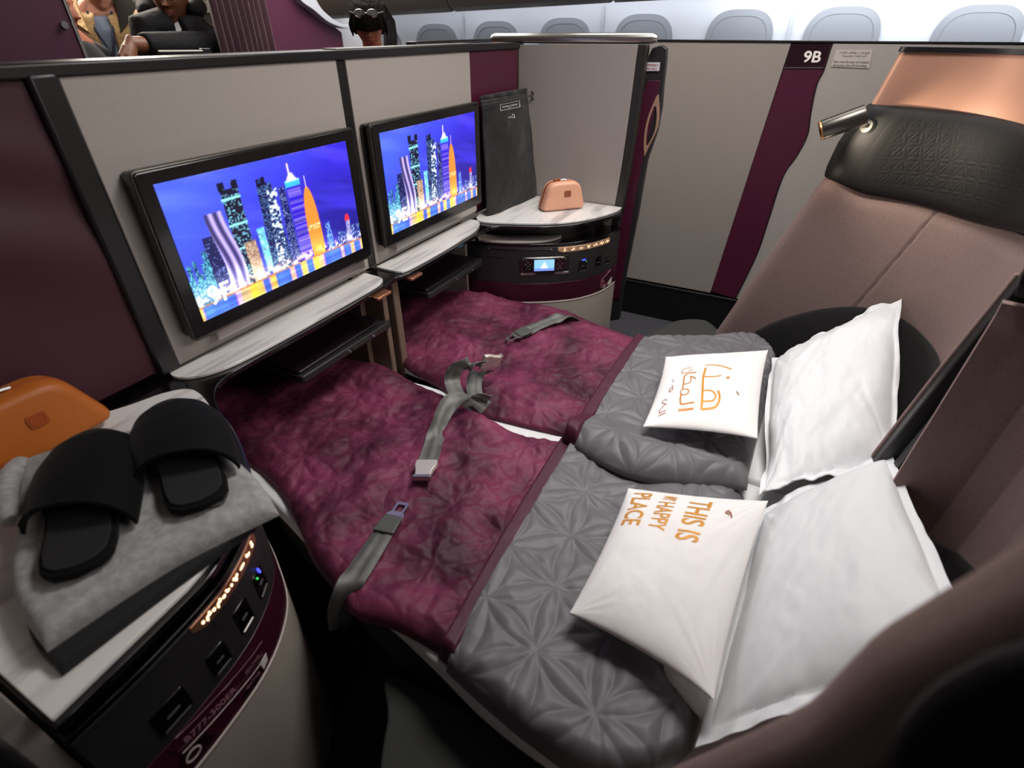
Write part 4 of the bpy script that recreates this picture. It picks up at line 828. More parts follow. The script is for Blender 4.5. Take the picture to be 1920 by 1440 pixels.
# ================================================================== seat shells
MAUVE = mat('mauve_fabric', '#7b6661', .85, sheen=.25, sheen_tint='#c8a0a8', bump=(900, .35, 2), var=('#87716b', 300, .35, .65))
LEATH = mat('black_quilted_leather', '#171617', .6, spec=.25, bump=(700, .12, 2))
ZY = [(.30, .14), (.493, .0755), (.771, -.0145), (1.0155, -.097), (1.105, -.111), (1.202, -.1445), (1.342, -.173)]
def shell(side):
    R = side == 'R'; sx = (lambda x: x) if R else (lambda x: 2.146-x)
    t = thing('seat', (sx(1.7), -.3, 0), 'far seat shell in mauve fabric with copper top and black quilted band' if R else 'nearer seat shell with its blurred mauve and black wing at lower right', 'seat', 'the two seat shells')
    xo = 1.90; 
    def plan(n, z, off=0, s0=0., s1=1.):
        yf = np.interp(z, [a for a, _ in ZY], [b for _, b in ZY]) - (0 if R else .003+.017*float(sst(.98, .74, z))); yb = -.455-.02*(z-.4)
        lip = [(xo+.045, yf-.05), (xo+.042, yf-.015), (xo+.030, yf+.006), (xo+.014, yf+.008), (xo+.003, yf-.004), (xo, yf-.022)]
        th = np.linspace(0, math.pi/2, 24)[1:]; A = xo-1.42; B_ = yf-.022-yb; ex = 2/2.5
        arc = [(1.42+A*math.cos(q)**ex, yf-.022-B_*math.sin(q)**ex) for q in th]
        tail = [(1.36, yb), (1.27, yb), (1.20, yb), (1.15, yb+.012), (1.145, yb+.06)] if R else [(1.36, yb), (1.30, yb), (1.23, yb+.015), (1.185, yb+.05), (1.165, yb+.10), (1.155, yb+.14)]
        p = np.array(lip+arc+tail); d = np.concatenate([[0], np.cumsum(np.linalg.norm(np.diff(p, axis=0), axis=1))]); q = np.linspace(s0*d[-1], s1*d[-1], n)
        x = np.interp(q, d, p[:, 0]); y = np.interp(q, d, p[:, 1]); g = np.stack([np.gradient(x), np.gradient(y)], 1); g /= np.linalg.norm(g, axis=1, keepdims=True); nx, ny = g[:, 1], -g[:, 0]
        c = (nx*(1.5-x)+ny*(.2-y)); 
        # inward normal: rotate tangent so that it points to the sitter
        nx, ny = -g[:, 1]*-1, g[:, 0]*-1
        return np.stack([x+nx*off_(off, q/d[-1]), y+ny*off_(off, q/d[-1])], 1), q, d[-1]
    def off_(o, f): return o(f) if callable(o) else o
    def surf(n, m_, z0, z1, off, s0=0., s1=1., zfun=None, back=.03):
        T = np.zeros((n, m_, 3)); B_ = np.zeros((n, m_, 3)); A = np.zeros((n, m_)); Z = np.zeros((n, m_))
        for j, v in enumerate(np.linspace(0, 1, m_)):
            zr = z0+(z1-z0)*v
            p, q, Lt = plan(n, zr, 0, s0, s1); f = q/Lt
            zz = np.full(n, zr)
            if zfun: lo, hi = zfun(f); zz = lo+(hi-lo)*v
            yfz = lambda z_: np.interp(z_, [a for a, _ in ZY], [b for _, b in ZY]); yb_ = p[:, 1].min(); wt = np.clip((p[:, 1]-yb_)/(p[:, 1].max()-yb_), 0, 1)
            p[:, 1] += wt*(yfz(zz)-yfz(zr))
            g = np.stack([np.gradient(p[:, 0]), np.gradient(p[:, 1])], 1); g /= np.linalg.norm(g, axis=1, keepdims=True); nx, ny = g[:, 1], -g[:, 0]
            # sitter side is (1.4, .1)
            s_ = np.sign(np.median(nx*(1.4-p[:, 0])+ny*(.1-p[:, 1]))); nx, ny = nx*s_, ny*s_
            o_ = off(f, v, q, zz) if callable(off) else off
            T[:, j, 0] = p[:, 0]+nx*o_; T[:, j, 1] = p[:, 1]+ny*o_; T[:, j, 2] = zz
            B_[:, j, 0] = p[:, 0]-nx*back; B_[:, j, 1] = p[:, 1]-ny*back; B_[:, j, 2] = zz; A[:, j] = q; Z[:, j] = zz
        T[..., 0] = sx(T[..., 0]); B_[..., 0] = sx(B_[..., 0]); return T, B_
    # mauve lower shell with a vertical seam
    seam = .40
    def om(f, v, q, z):
        g = np.exp(-(abs(q-seam)/.004)**2); top = sst(1.0, .93, v); return .004+.006*top*sst(0, .03, v)-.006*g
    T, B_ = surf(260, 60, .30, 1.0, om, zfun=lambda f: (np.full(f.shape, .30), 1.02-.035*sst(.05, .2, f)+.05*sst(.35, .9, f)+(0 if R else .28*(f < .17))), back=.012)
    slab('fabric_shell', T, B_, MAUVE, t, sharp=60)
    # black quilted headrest band
    def ob(f, v, q, z):
        b = .026*np.clip(1-abs(2*v-1)**5, 0, 1)**.5*(.35+.65*sst(.02, .16, f)); d = petals(q*1.0, z*1.0, .042, .1)
        return .004+b-.0011*np.exp(-d/.0028)*sst(.14, .2, f)*sst(.12, .2, v)*sst(.95, .85, v)
    T, B_ = surf(620, 100, .95, 1.2, ob, s0=0 if R else .16, zfun=lambda f: (1.010-.035*sst(.04, .2, f)+.075*sst(.38, .9, f), 1.207-.02*sst(.1, .9, f)), back=.011)
    slab('headrest_band', T, B_, LEATH, t, sharp=70)
    T, B_ = surf(120, 10, 1.19, 1.325, .002, zfun=lambda f: (1.206-.02*sst(.1, .9, f), np.full(f.shape, 1.330)), back=.010)
    slab('copper_panel', T, B_, COPPERP, t)
    T, B_ = surf(120, 4, 1.330, 1.341, .008, zfun=lambda f: (np.full(f.shape, 1.330), np.full(f.shape, 1.341)), back=.02)
    slab('top_rail', T, B_, BLACK, t)
    # dark arched lumbar pad
    T, B_ = surf(160, 40, .34, .75, lambda f, v, q, z: .016+.006*np.clip(1-abs(2*v-1)**4, 0, 1)**.5, s0=.125, s1=.97, zfun=lambda f: (np.full(f.shape, .32), .34+.345*np.sqrt(np.clip(1-np.clip((.47-f)/.345, 0, 1)**2, 0, 1))-.12*sst(.62, 1.0, f)), back=.0)
    slab('lumbar_pad', T, B_, DKCUSH, t, sharp=60)
    # outer side panel towards the aisle
    pr = [(np.interp(z, [a for a, _ in ZY], [b for _, b in ZY])-.03, z) for z in np.linspace(.30, 1.33, 12)]
    prism('outer_side', [(y, z) for y, z in pr] + [(-.53, 1.33), (-.53, 0), (pr[0][0], 0)], min(sx(1.946), sx(1.96)), max(sx(1.946), sx(1.96)), GREY if R else MAUVE, t, axis='x', bevel=.004)
    if not R:
        oc = cr([(-.168, .70), (-.163, .82), (-.154, .92), (-.138, 1.01), (-.124, 1.055), (-.113, 1.095), (-.111, 1.13), (-.115, 1.16), (-.126, 1.19), (-.17, 1.26), (-.26, 1.325), (-.40, 1.34)], 6).tolist()
        prism('outer_cover', oc+[(-.53, 1.34), (-.53, .70)], .176, .194, LEATH, t, axis='x', bevel=.009)
    box('back_wall', min(sx(1.96), sx(1.15)), max(sx(1.96), sx(1.15)), -.545, -.50, 0, 1.33, CHAR, t)
    # folded armrest pad beside the bed
    pd = cr([(1.70, .33), (1.84, .325), (1.96, .27), (2.01, .17), (1.93, .09), (1.87, .03), (1.75, -.02)] if R else [(1.79, .42), (1.86, .40), (1.96, .33), (1.99, .20), (1.96, .10), (1.93, .03), (1.80, -.02)], 6, True)
    tag_l = prism('armrest_pad', [(sx(x), y) for x, y in pd], .33 if R else .26, .425 if R else .355, mat('olive_grey_fabric', '#2f302d', .85, bump=(700, .3, 2)), t, bevel=.02, sharp=60)
    return t, plan
seatF, _ = shell('R'); seatN, _ = shell('L')
# seat control button on the far shell
ctl = MB(); cy_, cz_ = -.108, .615
ang = np.linspace(0, 2*math.pi, 28, endpoint=False)
def oval(rx, rz, x): return [(x, cy_+rx*math.cos(a), cz_+rz*math.sin(a)*1.0+.12*rx*math.cos(a)) for a in ang]
cc = ctl.loops([oval(.0145, .022, 1.90), oval(.0145, .022, 1.891), oval(.013, .0205, 1.889), oval(.011, .0178, 1.8895), oval(.0105, .017, 1.892)]).build('seat_control', COPPER, seatF, sharp=30)
for dz in (.0068, -.0068):
    MB().loops([[(x, cy_+.0055*math.cos(a), cz_+dz+.0055*math.sin(a)) for a in ang] for x in (1.893, 1.8885)]).build('lit_key', mat('key_copper_glow', '#d08a70', .4, emit=('#ffb090', .5)), cc)
    MB().loops([[(x, cy_+.0022*math.cos(a), cz_+dz+.0022*math.sin(a)) for a in ang] for x in (1.8885, 1.8878)]).build('key_light', GLOWM, cc)
# reading lamp
lp = thing('reading_lamp', (2.03, -.12, 1.13), 'bronze cylindrical reading lamp on the far seat shell beneath the notice', 'lamp')
a, b = np.array((1.823, -.032, 1.145)), np.array((1.838, -.127, 1.189)); d = unit(b-a)
n_ = 20; rr = [.025, .0262, .0262, .0255, .021]; ps_ = [a, a+d*.003, b-d*.006, b-d*.002, b]
MB().tube(ps_, rr, n_).build('lamp_barrel', DMETAL, lp)
u = unit(np.cross(d, (0, 0, 1))); v = np.cross(u, d)
L = []
for r_, k in ((.0262, 0), (.0262, -.004), (.0225, -.004), (.0215, .022), (.002, .024)):
    L.append([tuple(a+d*k+(u*math.cos(q)+v*math.sin(q))*r_) for q in np.linspace(0, 2*math.pi, n_, endpoint=False)])
MB().loops(L, caps=False).build('lamp_mouth', mat('lamp_copper_inside', '#b08058', .35, .7), lp)
MB().tube([a+d*.078-v*.0, (1.855, -.125, 1.165), (1.878, -.145, 1.155)], .010, 12).build('swivel_arm', DMETAL, lp)
MB().tube([(1.868, -.138, 1.157), (1.89, -.150, 1.150)], [.016, .018], 20).build('mount_plate', METAL, lp)
# divider between the two seats
dv = thing('seat_divider', (1.1, -.42, 0), 'black channelled divider rising between the two seats, right of the far pillow', 'divider')
def fr(o): return [(-.305+o, .40), (-.31+o, .60), (-.345+o, .85), (-.375+o, 1.04), (-.42+o, 1.30)]
prism('channel_bar', fr(0)+[(-.52, 1.30), (-.52, .1), (-.33, .1)], 1.098, 1.124, CHAR, dv, axis='x', bevel=.003)
prism('channel_bar', fr(-.02)+[(-.52, 1.30), (-.52, .1), (-.35, .1)], 1.054, 1.082, CHAR, dv, axis='x', bevel=.003)
prism('channel_core', fr(-.045)+[(-.52, 1.29), (-.52, .1), (-.37, .1)], 1.082, 1.098, mat('deep_black', '#070707', .6), dv, axis='x', bevel=0)
prism('fabric_cheek', [(y+.004, z) for y, z in fr(0)][:-1]+[(-.45, 1.03), (-.45, .1), (-.33, .1)], 1.124, 1.134, MAUVE, dv, axis='x', bevel=.003)
# ================================================================== amenity cases
def case(label, o, ax, ay, w, h, d, prof, m, rim, bm, seed, group='amenity cases', lean=0):
    """clamshell pouch: profile in its own (x, z), depth along ay; o = front bottom left"""
    o = np.array(o, float); ax = unit(ax); ay = unit(ay); az = unit(np.array([0, 0, 1.])+ay*lean)
    t = thing('amenity_case', tuple(o+ax*w/2+ay*d/2), label, 'case', group)
    pf = rpoly([(x*w, z*h) for x, z in prof], [.022, .035, .035, .022], 10); c = np.mean(pf, 0)
    def ring(k, y): return [tuple(o+ax*(c[0]+(p[0]-c[0])*k)+az*(c[1]+(p[1]-c[1])*(k if p[1] > .0 else k))+ay*y) for p in pf]
    ks = [(.80, .0), (.90, .0015), (.955, .006), (.985, .013), (1, .022), (1, .44*d-.0)]
    MB().loops([ring(k, y) for k, y in ks]).build('front_shell', m, t, sharp=80)
    MB().loops([ring(.985, .44*d), ring(.985, .56*d)]).build('zip_band', rim, t, sharp=60)
    MB().loops([ring(1.008, .43*d), ring(1.012, .445*d), ring(1.008, .46*d)]).build('piping', rim, t)
    MB().loops([ring(1.008, .54*d), ring(1.012, .555*d), ring(1.008, .57*d)]).build('piping', rim, t)
    MB().loops([ring(k, d-y) for k, y in ks[::-1]][0:]).build('rear_shell', m, t, sharp=80)
    bc = np.array([.56*w, .60*h]); bp_ = rpoly([(bc[0]-.014, bc[1]-.012), (bc[0]+.014, bc[1]-.012), (bc[0]+.014, bc[1]+.012), (bc[0]-.014, bc[1]+.012)], .007, 6)
    bg = MB().loops([[tuple(o+ax*p[0]+az*p[1]+ay*y) for p in bp_] for y in (.001, -.0022)]).build('badge', bm, t, bevel=.0008)
    b2 = rpoly([(bc[0]-.0105, bc[1]-.0085), (bc[0]+.0105, bc[1]-.0085), (bc[0]+.0105, bc[1]+.0085), (bc[0]-.0105, bc[1]+.0085)], .005, 6)
    A, B_ = rs2(b2, 30), rs2([(bc[0]+(x-bc[0])*.88, bc[1]+(z-bc[1])*.88) for x, z in b2], 30)
    MB().loops([[tuple(o+ax*p[0]+az*p[1]+ay*y) for p in q] for q, y in ((A, -.002), (A, -.0029), (B_, -.0029), (B_, -.002), (A, -.002))], caps=False).build('badge_ring', bm, bg)
    ty = d*.5; tz = max(p[1] for p in pf); xm = w*.52
    pt_ = lambda x, z, y: tuple(o+ax*x+az*z+ay*y)
    MB().tube([pt_(xm-.012, tz+.002, ty), pt_(xm, tz+.004, ty), pt_(xm+.012, tz+.002, ty)], .0035, 8).build('zip_slider', METAL, t)
    MB().tube([pt_(xm-.008, tz+.004, ty), pt_(xm-.022, tz+.006, ty-.004), pt_(xm-.042, tz+.004, ty-.008)], [.002, .004, .0045], 8).build('zip_pull', rim, t)
    return t
ax = unit(P(1105, 391, z=.792)-P(1012, 400, z=.792)); ax = unit([ax[0], ax[1], 0]); ay = np.array([-ax[1], ax[0], 0]); ay = ay if ay[0] > 0 else -ay
case('peach coloured hard amenity case with brown zip on the far side table', P(1016, 399, z=.792), ax, ay, .185, .105, .068, [(0, 0), (.17, 1), (.86, 1), (1.0, 0)], mat('peach_shell', '#d9a183', .35, bump=(400, .05, 2)), mat('brown_leather', '#8a4422', .45), mat('badge_brown', '#8f4f33', .4), 1)
case('tan leather amenity case standing behind the grey pyjamas at the left edge', (.105, .972, .792), (1, -.02, 0), (0, 1, 0), .235, .118, .066, [(0, 0), (.10, 1), (.80, 1), (1.0, .10)], mat('tan_leather', '#b2601c', .5, bump=(150, .12, 3)), mat('tan_piping', '#a04c1a', .5), mat('badge_rust', '#a04a1c', .45), 2, lean=.12)
# ------------------------------------------------------------------ black drawstring bag
bg = thing('drawstring_bag', (1.92, 1.0, .792), 'tall black drawstring pyjama bag leaning in the corner behind the far side table', 'bag')
BF = mat('black_fabric_bag', '#121212', .62, sheen=.3, bump=(25, .5, 3, .004))
netb = [[P(912, 384, y=1.0), P(960, 378, y=.985), P(1006, 366, y=.965)], [P(909, 320, y=1.01), P(955, 315, y=.99), P(1005, 305, y=.985)], [P(905, 255, y=1.02), P(950, 250, y=1.0), P(999, 240, y=1.0)], [P(903, 205, y=1.02), P(945, 200, y=1.01), P(994, 190, y=1.02)], [P(899, 181, y=1.025), P(945, 172, y=1.02), P(997, 163, y=1.025)]]
netb = [[(q[0], q[1], max(q[2], .795)) for q in r] for r in netb]
netb[0] = [(q[0], q[1], .795) for q in netb[0]]
Gb = crnet(netb, 90, 60).swapaxes(0, 1); nb_ = np.array([-.25, -.97, 0.1]); uu, vv = np.meshgrid(np.linspace(0, 1, 60), np.linspace(0, 1, 90), indexing='ij')
th_ = (np.clip(1-abs(2*uu-1)**3, 0, 1)**.6)*(.6+.4*np.clip(1-vv, 0, 1)); wv_ = .006*fbm(uu*5, vv*7, 3, 4)*2+.004*np.sin(uu*30+vv*9)*sst(.8, .95, vv)
ch = -.007*np.exp(-((vv-.90)/.012)**2)
Tb = Gb+nb_*(th_*.020+wv_*th_+ch)[..., None]; Bb = Gb-nb_*(.006*th_+.001)[..., None]; slab('bag_body', Tb, Bb, BF, bg, sharp=80)
MB().tube([P(996, 172, y=.99), P(1001, 176, y=.985), P(996, 182, y=.985), P(1001, 187, y=.985)], .003, 8).build('cord_knot', BF, bg)
MB().tube([P(902, 198, y=.995), P(945, 190, y=.985), P(994, 180, y=.990)], .0025, 8).build('drawcord', BF, bg)
def bagfn(u0, v0, su, sv):
    def fn(q):
        u = u0+q[:, 0]*su; v = v0+q[:, 1]*sv; i = np.clip(u*59, 0, 58.99); j = np.clip(v*89, 0, 88.99); i0 = i.astype(int); j0 = j.astype(int); a_ = (i-i0)[:, None]; b_ = (j-j0)[:, None]
        p = Tb[i0, j0]*(1-a_)*(1-b_)+Tb[i0+1, j0]*a_*(1-b_)+Tb[i0, j0+1]*(1-a_)*b_+Tb[i0+1, j0+1]*a_*b_
        return p+nb_*.0015, np.repeat(unit(nb_)[None], len(q), 0)
    return fn
WP = mat('white_print', '#c8c8c8', .6)
text_on('bag_lettering', 'THE WHITE COMPANY', bagfn(.40, .742, 1, 1), WP, bg, .05, width=.28, height=.022, maxlen=.03)
ribbon_uv([[(.37, .715), (.71, .72)], [(.37, .785), (.71, .790)], [(.37, .715), (.37, .785)], [(.71, .72), (.71, .79)]], [.004, .004, .008, .008], bagfn(0, 0, 1, 1), 'print_frame', WP, bg)
text_on('bag_lettering', 'QATAR', bagfn(.50, .625, 1, 1), WP, bg, .05, width=.09, height=.018, maxlen=.03)
text_on('bag_lettering', 'LONDON', bagfn(.52, .728, 1, 1), WP, bg, .05, width=.05, height=.008, maxlen=.03)
ribbon_uv([[(.60, .62), (.615, .635), (.61, .655)], [(.585, .655), (.60, .66)]], [.008, .006], bagfn(0, 0, 1, 1), 'bag_emblem', WP, bg)
# ------------------------------------------------------------------ folded clothes and slippers on the near side table
def foldcloth(name, net, z0, z1, m, label, cat, seed, wr=.01, e=.02, parent=None):
    o, T = cloth(net, 110, 130, z0, z1-z0, .6, 0, wr, dict(l=e, r=e, t=e, b=e), name, m, parent, seed)
    if label: tag(o, label, cat)
    return o, T
foldcloth('folded_garment', [[(.20, .93), (.29, .88), (.345, .80)], [(.11, .80), (.22, .745), (.325, .69)], [(.045, .66), (.16, .62), (.31, .59)], [(.034, .572), (.15, .563), (.272, .548)]], .7925, .806, mat('black_cotton', '#0e0e0f', .85, sheen=.2), 'black folded garment under the grey pyjamas on the near side table', 'clothing', 61, .004, .008)
JER = mat('grey_marl_jersey', '#8c8b8a', .9, sheen=.3, bump=(300, .3, 3), var=('#a3a2a0', 90, .35, .65), stretch=(1, 1, 1))
oj, TJ = foldcloth('pyjamas', [[(.185, .955), (.285, .90), (.365, .815)], [(.115, .82), (.235, .76), (.352, .70)], [(.058, .70), (.18, .65), (.328, .595)], [(.040, .600), (.17, .578), (.300, .527)]], .808, .832, JER, 'grey marl folded pyjamas under the black slippers on the near side table', 'clothing', 66, .014, .018)
ribbon_uv([[(.245, .60), (.262, .585), (.285, .60)]], [.002], lambda q: (np.stack([q[:, 0], q[:, 1], np.full(len(q), .8385)], 1), np.repeat([[0, 0, 1.]], len(q), 0)), 'seam', mat('seam_dark', '#4a4a4a', .8), oj)
# rolled waistband at the left
MB().tube(cr([(.185, .950, .822), (.160, .915, .835), (.133, .87, .836), (.115, .82, .830)], 5), [.010]+[.014]*14+[.010], 14).build('rolled_band', JER, oj)
SLB = mat('black_slipper_fabric', '#090909', .85, spec=.15, sheen=.06, bump=(300, .3, 2))
def slipper(toe, heel, z, label, flare=1):
    toe, heel = np.array(toe), np.array(heel); Lg = np.linalg.norm(heel-toe); ex = (heel-toe)/Lg; ey = np.array([-ex[1], ex[0]])
    t = thing('slipper', (*(toe+heel)/2, z), label, 'slipper', 'black slippers')

    def hw(a): # half width of the sole
        return np.interp(a, [0, .02, .06, .14, .28, .42, .52, .60, .7, .85, .94, .985, 1], [0, .018, .032, .046, .054, .053, .047, .041, .039, .040, .036, .022, 0])
    aa = np.linspace(0, 1, 60)
    out = [(a*Lg, hw(a)) for a in aa]+[(a*Lg, -hw(a)) for a in aa[1:-1][::-1]]
    w3 = lambda x, y, zz: (*(toe+ex*x+ey*y), zz)
    MB().loops([[w3(x, y, z+h) for x, y in out] for h in (.001, .013)]).build('sole', SLB, t, bevel=.003, sharp=60)
    MB().loops([[w3(.5*Lg+(x-.5*Lg)*.95, y*.88, z+h) for x, y in out] for h in (.0131, .0165)]).build('insole', mat('slipper_insole', '#151515', .9, bump=(500, .4, 2)), t, bevel=.001)
    n, m_ = 50, 50; A = np.linspace(0.0, 1, n); Bv = np.linspace(-1, 1, m_); T = np.zeros((n, m_, 3)); N_ = np.zeros((n, m_, 3))
    for i, a in enumerate(A):
        for j, b in enumerate(Bv):
            al = a*.71 + .09*a*b*flare
            wd = np.interp(al, [0, .015, .05, .12, .25, .42, .62, .8], [.004, .020, .038, .055, .067, .071, .068, .062])
            ht = np.interp(al, [0, .03, .12, .30, .5, .75], [.010, .018, .028, .036, .042, .046])
            zz = z+.003+ht*max(0, 1-abs(b)**2.6)**.7*(1 if abs(b) < 1 else 0)+.002
            T[i, j] = w3(al*Lg, b*wd, zz); N_[i, j] = w3(al*Lg, b*(wd-.004), max(z+.001, zz-.004))
    slab('upper', T, N_, SLB, t, sharp=80)
    MB().tube([tuple(T[-1, j]) for j in range(2, m_-2)], .0028, 8).build('binding', SLB, t)
slipper((.262, .882), (.103, .628), .842, 'black closed-toe slipper at left, beside the tan case', 1)
slipper((.366, .850), (.240, .590), .842, 'black closed-toe slipper at right, nearer the screens', 1)
# ================================================================== people in the cabin ahead
def head_loops(c, face, tilt=0, s=1., mb=None, nose=1., female=False):
    """sculpted head, c = centre, face = unit heading; ellipsoid with brow, sockets, nose, lips, chin and ears"""
    n, m_ = 40, 56; fx = unit([face[0], face[1], 0]); rx = np.array([fx[1], -fx[0], 0]); up = np.array([0, 0, 1.])
    f2 = fx*math.cos(tilt)-up*math.sin(tilt); u2 = up*math.cos(tilt)+fx*math.sin(tilt); L = []
    def place(x, y, z): return tuple(np.array(c)+s*(rx*x+f2*y+u2*z))
    for i in range(n):
        ph = -math.pi/2+.04+(math.pi-.08)*i/(n-1); ring = []
        for j in range(m_):
            th = 2*math.pi*j/m_; x, y, z = math.cos(ph)*math.sin(th), math.cos(ph)*math.cos(th), math.sin(ph)
            X_, Y_, Z_ = x*.074, y*.094, z*.120
            if Z_ < 0: k = (-Z_/.12)**1.4; X_ *= 1-.34*k; Y_ = Y_*(1-.20*k)+.012*k
            fr = max(0, y)**2
            g = lambda x0, z0, sx_, sz_: math.exp(-((X_-x0)/sx_)**2-((Z_-z0)/sz_)**2)
            if y > 0:
                Y_ -= .004*fr
                nz = max(0, min(1, (.028-Z_)/.055)) if -.030 < Z_ < .028 else 0
                Y_ += nose*.024*nz*math.exp(-(X_/(.008+.006*nz))**2)*fr + .008*nose*g(0, -.026, .016, .006)
                Y_ += .006*g(.028, .034, .02, .007)+.006*g(-.028, .034, .02, .007) - .010*g(.030, .016, .014, .010)-.010*g(-.030, .016, .014, .010)
                Y_ += .007*g(0, -.052, .022, .005)+.007*g(0, -.063, .018, .005)-.004*g(0, -.0575, .024, .002) + .008*g(0, -.098, .02, .014)
                Y_ += .004*g(.042, -.01, .018, .02)+.004*g(-.042, -.01, .018, .02) - .003*g(.024, -.045, .006, .02)-.003*g(-.024, -.045, .006, .02)
            ring.append(place(X_, Y_, Z_))
        L.append(ring)
    mb.loops(L)
    for sg in (1, -1):
        ear = [[place(sg*(.070+.012*k), -.004+(.016-.004*k)*math.cos(a)-.006*k, -.004+(.030-.006*k)*math.sin(a)) for a in np.linspace(0, 2*math.pi, 14, endpoint=False)] for k in (0, .6, 1, .9)]
        mb.loops(ear)
    return place
def fuse(o, v=.005, sm=2):
    md = o.modifiers.new('remesh', 'REMESH'); md.mode = 'VOXEL'; md.voxel_size = v; md.use_smooth_shade = True
    if sm: s_ = o.modifiers.new('smooth', 'SMOOTH'); s_.iterations = sm; s_.factor = .4
    return o
def hand(mb, wrist, dirn, palm_n, s=1., curl=.6, mirror=1):
    """palm and five bent fingers; dirn = towards fingertips, palm_n = palm side normal"""
    w = np.array(wrist, float); d = unit(dirn); n = np.array(palm_n, float); n = unit(n-d*(n@d)); r = np.cross(d, n)*mirror
    mb.tube([w-d*.03, w, w+d*.03, w+d*.07, w+d*.088], [.024*s, .026*s, .032*s, .036*s, .026*s], 12)
    mb.tube([w+d*.03-r*.018, w+d*.085-r*.030], [.018*s, .014*s], 8); mb.tube([w+d*.03+r*.018, w+d*.085+r*.030], [.018*s, .014*s], 8)
    for k, (off, ln) in enumerate(((-.033, .066), (-.011, .076), (.011, .072), (.032, .056))):
        b = w+d*.080+r*off*s; c1 = curl*(.9+.1*k); p1 = b+unit(d*math.cos(c1)+n*math.sin(c1)+r*off*1.2)*ln*.45; p2 = p1+unit(d*math.cos(c1*2)+n*math.sin(c1*2))*ln*.32; p3 = p2+unit(d*math.cos(c1*2.6)+n*math.sin(c1*2.6))*ln*.25
        mb.tube([b, p1, p2, p3], [.0092*s, .0082*s, .0075*s, .0055*s], 10)
    b = w+d*.03-r*.030*s; p1 = b+unit(d*.6-r*.7+n*.4)*.034; p2 = p1+unit(d*.9-r*.1+n*.5)*.028; mb.tube([b, p1, p2, p2+unit(d+n*.4)*.012], [.014*s, .012*s, .010*s, .007*s], 10)
def ell(c, rx, ry, ax, ay, n=28, flat=1.): 
    c = np.array(c, float); return [tuple(c+ax*rx*math.copysign(abs(math.cos(q))**flat, math.cos(q))+ay*ry*math.copysign(abs(math.sin(q))**flat, math.sin(q))) for q in np.linspace(0, 2*math.pi, n, endpoint=False)]
def body_base(mb, hx, hy, ztop, face, fl=0.):
    """neck, torso, pelvis and legs under the clothes, standing at hx, hy"""
    fx = unit([face[0], face[1], 0]); rx = np.array([fx[1], -fx[0], 0]); o = np.array([hx, hy, 0.])
    T_ = [(ztop-.10, .052, .055, 0), (ztop-.17, .058, .060, -.008), (ztop-.20, .12, .075, -.015), (ztop-.24, .19, .10, -.02), (ztop-.40, .19, .12, -.02), (ztop-.60, .155, .11, -.01), (ztop-.74, .17, .12, 0), (ztop-.84, .16, .11, 0)]
    mb.loops([ell(o+fx*(k+fl)+np.array([0, 0, z]), a, b, rx, fx) for z, a, b, k in T_])
    for sg in (1, -1):
        h = o+rx*sg*.09; mb.tube([h+np.array([0, 0, ztop-.80]), h+np.array([0, 0, .47]), h+np.array([0, 0, .10]), h+fx*.03+np.array([0, 0, .05])], [.085, .060, .042, .045], 12)
        mb.tube([h-fx*.04+np.array([0, 0, .045]), h+fx*.17+np.array([0, 0, .035])], [.042, .034], 10)
    return fx, rx, o
TROU = mat('dark_trousers', '#15151a', .8)
SKD = mat('deep_brown_skin', '#74482f', .5, bump=(120, .1, 3)); SKL = mat('light_skin', '#c08a74', .5, bump=(120, .1, 3)); SKM = mat('tan_skin', '#b06a50', .5, bump=(120, .1, 3))
def trousers(o, rx, fx, ztop, t):
    mb = MB(); mb.loops([ell(o+np.array([0, 0, z]), a, b, rx, fx) for z, a, b in ((ztop-.66, .175, .13), (ztop-.80, .18, .13), (ztop-.88, .16, .12))])
    for sg in (1, -1):
        h = o+rx*sg*.09; mb.tube([h+np.array([0, 0, ztop-.80]), h+np.array([0, 0, .47]), h+np.array([0, 0, .06])], [.096, .076, .062], 14)
    fuse(mb.build('trousers', TROU, t), .012)
# --- man in the black coat, forearm resting on the partition rail
def px3(px, py, y): return np.array(P(px, py, y=y), float)
ch = px3(331, 46, 2.98); face = unit([-.78, -.62, 0]); hc = ch+np.array([0, 0, .112])+np.array([.04, .05, 0]); gz = hc[2]+.12
t = thing('person', (hc[0]+.02, hc[1]+.05, 0), 'man in glasses, black coat, white shirt and dark tie, leaning his forearm on the rail', 'person')
mb = MB(); pl = head_loops(hc, face, .12, 1., mb); fx, rx, o = body_base(mb, hc[0]+.02, hc[1]+.05, gz, face, -.02)
sh = np.array(px3(378, 62, 2.98)); el = px3(398, 88, 2.84); wr = px3(245, 83, 2.80)
mb.tube([sh+np.array([-.06, .02, .0]), sh, (sh+el)/2, el, el*.6+wr*.4, wr*.95+el*.05, wr], [.07, .055, .05, .045, .042, .032, .028], 14)
s2 = px3(275, 50, 3.05); mb.tube([s2+np.array([.08, 0, .0]), s2, s2+np.array([-.08, .0, -.26]), s2+np.array([-.02, -.14, -.42])], [.07, .055, .045, .035], 12)
hand(mb, wr, unit(px3(218, 96, 2.78)-wr)+np.array([0, 0, -.9]), (-.3, -.6, -.6), 1., .45)
hand(mb, s2+np.array([-.02, -.14, -.42]), (0, -.5, -1), (.5, -.5, 0), 1., .4, -1)
fuse(mb.build('body', SKD, t), .0045, 1)
mb = MB()
for k in (1, -1): mb.loops([[pl(k*(.060)*1+a*.0, 0, 0) for a in ()] or [pl(.074*1.03*math.sin(q)*r_, -.012+.094*1.03*math.cos(q)*r_, z) for q in np.linspace(0, 2*math.pi, 24, endpoint=False)] for z, r_ in ((.055, .93), (.08, .80), (.105, .55), (.122, .15))]) if k == 1 else None
mb.build('hair', mat('black_hair', '#0c0a0a', .7), t)
mb = MB()
